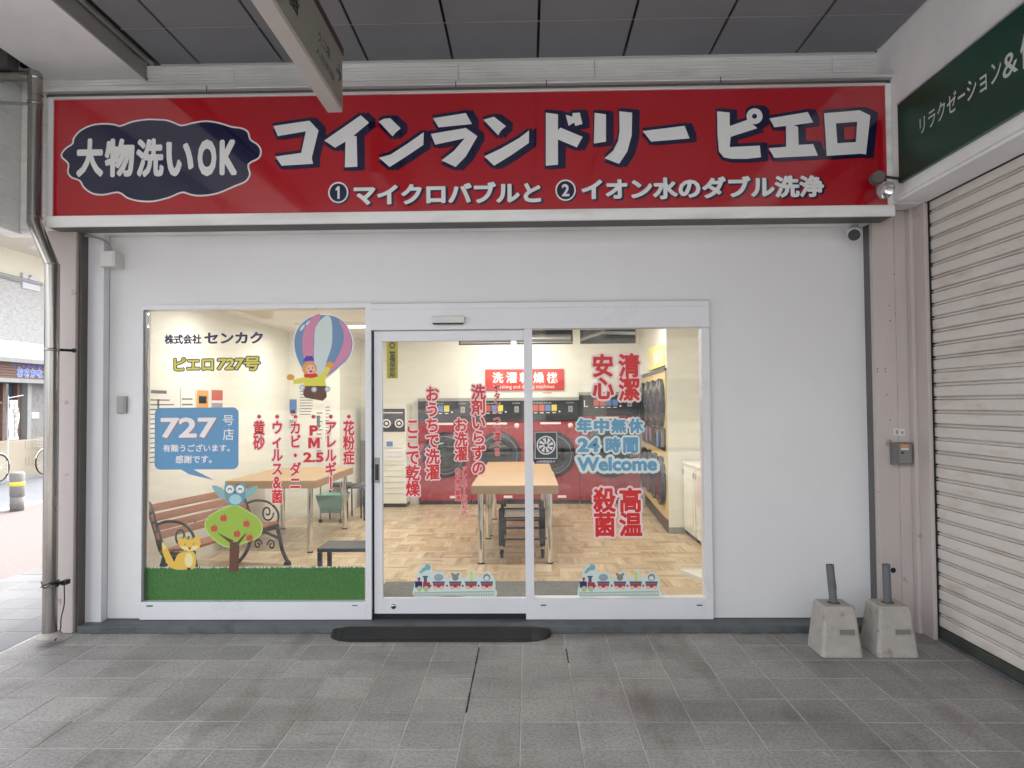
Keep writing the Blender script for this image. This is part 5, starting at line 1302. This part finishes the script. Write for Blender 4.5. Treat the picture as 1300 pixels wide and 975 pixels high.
# posters
def poster(label, plane, r_, marks, cat='poster'):
    """plane 'L' = left wall (x=-3.5): r_=(y0,y1,z0,z1); 'B' = wall at y=10.3: r_=(x0,x1,z0,z1)"""
    a, b, c, d = r_; m_ = YZp(-3.497) if plane == 'L' else XZ(10.297)
    t = thing('wall_poster', label, cat, (m_(a, c)), 0)
    mb = MB(); q = [(a, c), (b, c), (b, d), (a, d)]
    mb.add([m_(u, v, 0) for u, v in q]+[m_(u, v, .002) for u, v in q], [(0, 1, 2, 3), (7, 6, 5, 4), (0, 4, 5, 1), (1, 5, 6, 2), (2, 6, 7, 3), (3, 7, 4, 0)])
    obj('sheet', mb, paper, t); mb = MB(); ms_ = []
    for (u0, u1, v0, v1, mm) in marks:
        if mm not in ms_: ms_.append(mm)
        U0, U1, V0, V1 = a+(b-a)*u0, a+(b-a)*u1, c+(d-c)*v0, c+(d-c)*v1
        mb.flat([[(U0, V0), (U1, V0), (U1, V1), (U0, V1)]], m_, ms_.index(mm), .0028)
    obj('print', mb, ms_, t)
def lines(n, x0=.08, x1=.92, y0=.08, y1=.9, seed=1, mm=ink):
    rr = random.Random(seed); out = []
    for i in range(n):
        v = y0+(y1-y0)*i/n; out.append((x0, x0+(x1-x0)*rr.uniform(.5, 1), v, v+(y1-y0)/n*.25, mm))
    return out
def Ly(px): return atX(px, 500, -3.49)[0]
poster('large white price chart on the left wall, partly behind the blue panel', 'L', (Ly(188), Ly(227), 1.1, 1.86), lines(14, seed=3)+[(.1, .6, .93, .97, ink), (.3, .36, .72, .86, ink)])
poster('white notice between the price chart and the coloured posters', 'L', (Ly(230), Ly(248), 1.25, 1.87), lines(9, seed=4))
poster('orange and blue picture poster on the left wall', 'L', (Ly(249.5), Ly(266), 1.35, 1.87), [(.05, .95, .55, .97, p_orange), (.05, .95, .05, .5, p_blue), (.2, .8, .7, .85, p_red), (.3, .9, .2, .35, paper)])
poster('red and grey picture poster, last in the row on the left wall', 'L', (Ly(268.5), Ly(284), 1.35, 1.88), [(.05, .95, .75, .97, p_red), (.05, .95, .1, .7, p_grey), (.3, .7, .3, .5, p_blue)])
def Bx(px, y=520): return atY(px, y, 10.29)[0]
def Bz(px, py): return atY(px, py, 10.29)[1]
poster('small advert with golden pack on sky blue ground', 'B', (Bx(367), Bx(377), Bz(370, 545), Bz(370, 505)), [(.05, .95, .5, .95, p_blue), (.2, .8, .42, .6, p_orange), (.05, .95, .05, .3, p_grey)])
poster('white notice sheet below the balloon sticker', 'B', (Bx(379), Bx(399), Bz(385, 530), Bz(385, 486)), lines(10, seed=5))
poster('narrow tall notice with black blocks left of the pollen lettering', 'B', (Bx(401), Bx(411), Bz(405, 590), Bz(405, 512)), lines(12, seed=6)+[(.1, .5, .6, .8, ink)])
poster('stacked info sheet beside the narrow tall notice', 'B', (Bx(412.5), Bx(421), Bz(415, 560), Bz(415, 508)), lines(10, seed=8))

# ================================================================== ACROSS THE STREET
XB = -12.8
stone = mat('white_split_stone', (.38, .375, .37), .85, noise=(9, .2), nscale=(1, 1, 2.2), bump=(25, .6, .01))
beige = mat('beige_render', (.36, .31, .24), .85, noise=(2, .06))
brown = mat('brown_boarding', (.16, .09, .07), .7, noise=(6, .3), nscale=(1, 1, 6))
blue_em = mat('blue_shop_letters', (.08, .14, .62), .5)
cf = thing('corner_cafe', 'two storey pale stone cafe with brown shop sign across the street', 'building', (XB, 19, 0))
def FY(px, py=500): return atX(px, py, XB)[0]
def FZ(px, py): return atX(px, py, XB)[1]
zs = FZ(20, 434); zs2 = FZ(20, 456); zb0, zb1 = FZ(20, 481), FZ(20, 459); zroof = FZ(20, 345)
y0c, y1c = 4.0, 30.0
obj('wall', MB().box(XB-6, XB-.3, y0c, y1c, -.1, FZ(20, 322)), stone, cf)
obj('upper_wall', MB().box(XB-.299, XB, y0c, y1c, zs, FZ(20, 352)), stone, cf)
obj('white_band', MB().box(XB-.299, XB+.12, y0c, y1c, zs2, zs-.001), mat('white_band_paint', (.50, .51, .54), .6), cf)
obj('canopy_edge', MB().box(XB-.299, XB+.30, y0c, y1c, zs2-.10, zs2-.001).box(XB-.299, XB+.25, y0c, y1c, zb0-.10, zb0-.001), kerb_m, cf)
mb = MB(); n = 6
for i in range(n):
    z_ = zb0+(zs2-.101-zb0)*i/n; mb.box(XB-.299, XB+.10+.006*(i % 2), y0c, y1c, z_+.004, z_+(zs2-.101-zb0)/n-.004)
obj('sign_board', mb, brown, cf)
mb = MB(); text(mb, 'おさかな', FY(16.5, 473), FY(49, 473), FZ(30, 479), FZ(30, 467.5), YZp(XB+.108), [(.07, 0, .001), (.03, 1, .004)])
text(mb, 'カフェ 和み 酒', FY(9, 464), FY(48, 464), FZ(30, 466.5), FZ(30, 462.5), YZp(XB+.108), [(.03, 1, .004)])
obj('shop_lettering', mb, [mat('pale_blue_edge', (.5, .6, .8), .5), blue_em], cf)
zl = FZ(30, 558)
obj('lower_wall', MB().box(XB-.299, XB+.15, y0c, FY(55, 570)+1.5, -.1, zl), beige, cf, bev=.02)
vt = MB()
for zz in (FZ(30, 570), FZ(30, 590)):
    for i in range(7): vt.box(XB+.151, XB+.16, FY(25, 575)+i*.05, FY(25, 575)+i*.05+.03, zz, zz+.2)
obj('vent', vt, mat('vent_beige', (.45, .4, .3), .6), cf)
wz1 = zb0-.101
gl = mat('dark_shop_glass', (.04, .06, .08), .1, coat=1)
ya, yb3 = FY(-20, 520), FY(31, 520)
wn = obj('window', MB().box(XB-.28, XB-.20, y0c, yb3, zl, wz1), gl, cf)
mb = MB()
for p in (-8, 10.5, 28.5): y = FY(p, 520); mb.box(XB-.199, XB-.10, y-.05, y+.05, zl, wz1)
mb.box(XB-.199, XB-.11, y0c, yb3, FZ(20, 513), FZ(20, 513)+.07)
obj('frame', mb, brown, wn)
obj('curtain', MB().box(XB-.19, XB-.17, FY(0, 540), FY(8, 540), FZ(5, 556), FZ(5, 512)).box(XB-.19, XB-.17, y0c, FY(-1, 540), FZ(5, 556), FZ(5, 512)), mat('pale_blue_cloth', (.45, .6, .75), .8), wn)
obj('column', MB().box(XB-.199, XB+.05, FY(32.5, 520), FY(37.5, 520), zl, wz1), kerb_m, cf)
obj('side_wall', MB().box(XB-.28, XB-.05, FY(38.5, 520), y1c, -.1, wz1), mat('grey_stone_wall', (.22, .21, .205), .9, noise=(8, .2), bump=(25, .8, .02)), cf)
obj('notice_plate', MB().box(XB-.049, XB-.03, FY(42, 527), FY(51, 527), FZ(46, 531), FZ(46, 523.5)), paper, cf)
wz = FZ(20, 366)
obj('upper_opening', MB().box(XB-.25, XB+.02, FY(38.5, 447), FY(60, 447), FZ(45, 455)+.05, FZ(45, 443)), gap_black, cf)
lv = MB()
for i in range(9): y = FY(38.5, 447)+.06+i*.11; lv.box(XB+.021, XB+.035, y, y+.05, FZ(45, 455)+.05, FZ(45, 443))
obj('grille_bar', lv, trim_grey, cf)
obj('balcony_recess', MB().box(XB-1.2, XB-.3, y0c, FY(25, 345), FZ(10, 349), FZ(10, 338)), trim_grey, cf)
obj('railing', MB().tube([(XB+.05, y0c, FZ(10, 351)+.0), (XB+.05, FY(50, 360), FZ(10, 351))], .05, 8).tube([(XB+.05, y0c, FZ(10, 354)), (XB+.05, FY(25, 360), FZ(10, 354))], .02, 6), kerb_m, cf)
obj('parapet', MB().box(XB-.29, XB+.04, FY(27, 355), FY(49, 355), FZ(30, 366), FZ(30, 347)), mat('parapet_white', (.5, .51, .54), .6), cf)
obj('house_letter', (lambda mb: (text(mb, 'C', FY(34, 353), FY(38, 353), FZ(36, 357), FZ(36, 349), YZp(XB+.045), [(.05, 0, .001)]), mb)[1])(MB()), ink, cf)
zr = FZ(10, 318)
cream = mat('cream_soffit', (.62, .58, .49), .8, noise=(1, .03))
obj('roof', MB().box(XB-6, XB+1.6, y0c, y1c, zr+.06, zr+.5), cream, cf, bev=.02)
obj('upper_cream_wall', MB().box(XB-.299, XB-.02, y0c, y1c, FZ(20, 352)+.01, zr+.059), cream, cf)
x_, y_ = XB+.6, FY(24, 313)
obj('soffit_lamp', MB().lathe([(0, -.04), (.14, -.035), (.17, 0)], (XB+.7, atZ(25, 314, zr+.06)[1], zr+.059), 'Z', 20), wht_plastic, cf)

# banner
bx_ = XB+.55
bf = thing('coffee_banner', 'white vertical coffee banner on a pole outside the cafe', 'banner', (bx_, 17.6, 0))
ya_, yb_2 = atX(11, 530, bx_)[0], atX(23.5, 530, bx_)[0]; za_, zb_2 = atX(17, 558, bx_)[1], atX(17, 508, bx_)[1]
mb = MB(); vs = []; fs = []
N_ = 8
for i in range(N_+1):
    for j in range(5): vs.append((bx_+.03*math.sin(i*1.1+j*.7), ya_+(yb_2-ya_)*j/4, za_+(zb_2-za_)*i/N_))
for i in range(N_):
    for j in range(4): fs.append((i*5+j, i*5+j+1, (i+1)*5+j+1, (i+1)*5+j))
mb.add(vs, fs, 0, True); obj('cloth', mb, paper, bf)
mb = MB(); vtext(mb, 'COFFEE', ya_+.05, yb_2-.05, za_+.05, zb_2-.05, YZp(bx_+.05), [(.02, 0, .001)]); obj('lettering', mb, ink, bf)
obj('pole', MB().tube([(bx_, ya_-.02, -.02), (bx_, ya_-.02, zb_2+.1)], .012, 8).tube([(bx_, ya_-.02, zb_2+.05), (bx_, yb_2+.15, zb_2+.12)], .010, 8), wht_plastic, bf)

# bicycles
def bicycle(label, y, x):
    t = thing('bicycle', label, 'bicycle', (x, y, -.02), 0, 'bicycles parked outside the cafe')
    R = .31
    for yy in (0, 1.05):
        w_ = obj('wheel', MB().tube([(0, yy+R*math.cos(2*PI*i/28), R+R*math.sin(2*PI*i/28)) for i in range(28)], .018, 6, closed=True), rubber, t, local=True)
        mb = MB()
        for i in range(14): a = 2*PI*i/14; mb.tube([(0, yy, R), (0, yy+R*math.cos(a), R+R*math.sin(a))], .0025, 4, caps=False)
        mb.tube([(-.04, yy, R), (.04, yy, R)], .02, 8); obj('spokes', mb, silver, w_, local=True)
        obj('mudguard', MB().tube([(0, yy+(R+.03)*math.cos(a), R+(R+.03)*math.sin(a)) for a in [.2+i*.2 for i in range(14)]], .015, 5), silver, t, local=True)
    obj('frame', MB().tube([(0, 0, R), (0, .25, .80), (0, .22, .92)], .016, 8).tube([(0, .23, .72), (0, .62, .33), (0, .80, .78)], .018, 8).tube([(0, .62, .33), (0, 1.05, R), (0, .78, .66)], .012, 6), silver, t, local=True)
    obj('handlebar', MB().tube([(-.24, .38, .98), (-.2, .25, 1.0), (0, .22, .95), (.2, .25, 1.0), (.24, .38, .98)], .012, 6), silver, t, local=True)
    obj('saddle', MB().sphere((0, .82, .83), .1, 12, 0, (.8, 1.3, .35)), dark_plastic, t, local=True)
    mb = MB()
    for zz in (.70, .78, .86, .93): mb.tube([(-.15, -.15, zz), (.15, -.15, zz), (.17, .15, zz), (-.17, .15, zz)], .006, 4, closed=True)
    for i in range(7): xx = -.15+.05*i; mb.tube([(xx, -.15, .70), (xx, -.16, .93)], .004, 4, caps=False); mb.tube([(xx, .15, .70), (xx, .15, .93)], .004, 4, caps=False)
    obj('basket', mb, silver, t, local=True)
    obj('crank', MB().tube([(.05, .62, .33), (.05, .72, .22)], .01, 6).lathe([(.08, 0), (.08, .01), (0, .01)], (.03, .62, .33), 'X', 14), steel, t, local=True)
    return t
yb4 = atX(-1, 590, -12.25)[0]
bk = bicycle('silver bicycle at the photo edge, only its wheel showing past the beige wall', yb4-1.05, -12.25)
copy_tree(bk, None, (-12.45, atX(56, 590, -12.45)[0], -.02), label='silver bicycle with front basket beside the steel downpipe')
# bollard
bl = thing('street_bollard', 'round grey granite bollard with yellow band by the kerb', 'bollard', (*atZ(21.5, 648, 0), 0))
obj('post', MB().lathe([(.09, 0), (.10, .0), (.10, .22), (.094, .225), (.105, .232), (.105, .40)], (0, 0, 0), 'Z', 20).lathe([(.105, .47), (.108, .60), (.095, .625), (0, .63)], (0, 0, 0), 'Z', 20), mat('granite', (.24, .235, .23), .8, noise=(30, .2), bump=(60, .3)), bl, local=True)
obj('yellow_band', MB().lathe([(.105, .4001), (.107, .401), (.107, .469), (.105, .4699)], (0, 0, 0), 'Z', 20), mat('yellow_band', (.75, .68, .08), .5), bl, local=True)
# plain block added behind the camera, out of view, to shape reflections and fill
bb = thing('reflection_block', 'plain pale block added unseen behind the camera to shape reflections', 'building', (6, -16, 0))
obj('wall', MB().box(-2.6, 22, -24, -16, 0, 8.5), mat('reflection_block_render', (.40, .38, .35), .8, noise=(1, .1)), bb)
for i in range(10):
    for zz in (1.0, 4.2, 6.4): 
        w_ = obj('window', MB().box(-1.6+i*2.3, -.2+i*2.3, -15.99, -15.95, zz, zz+1.6), gl, bb)
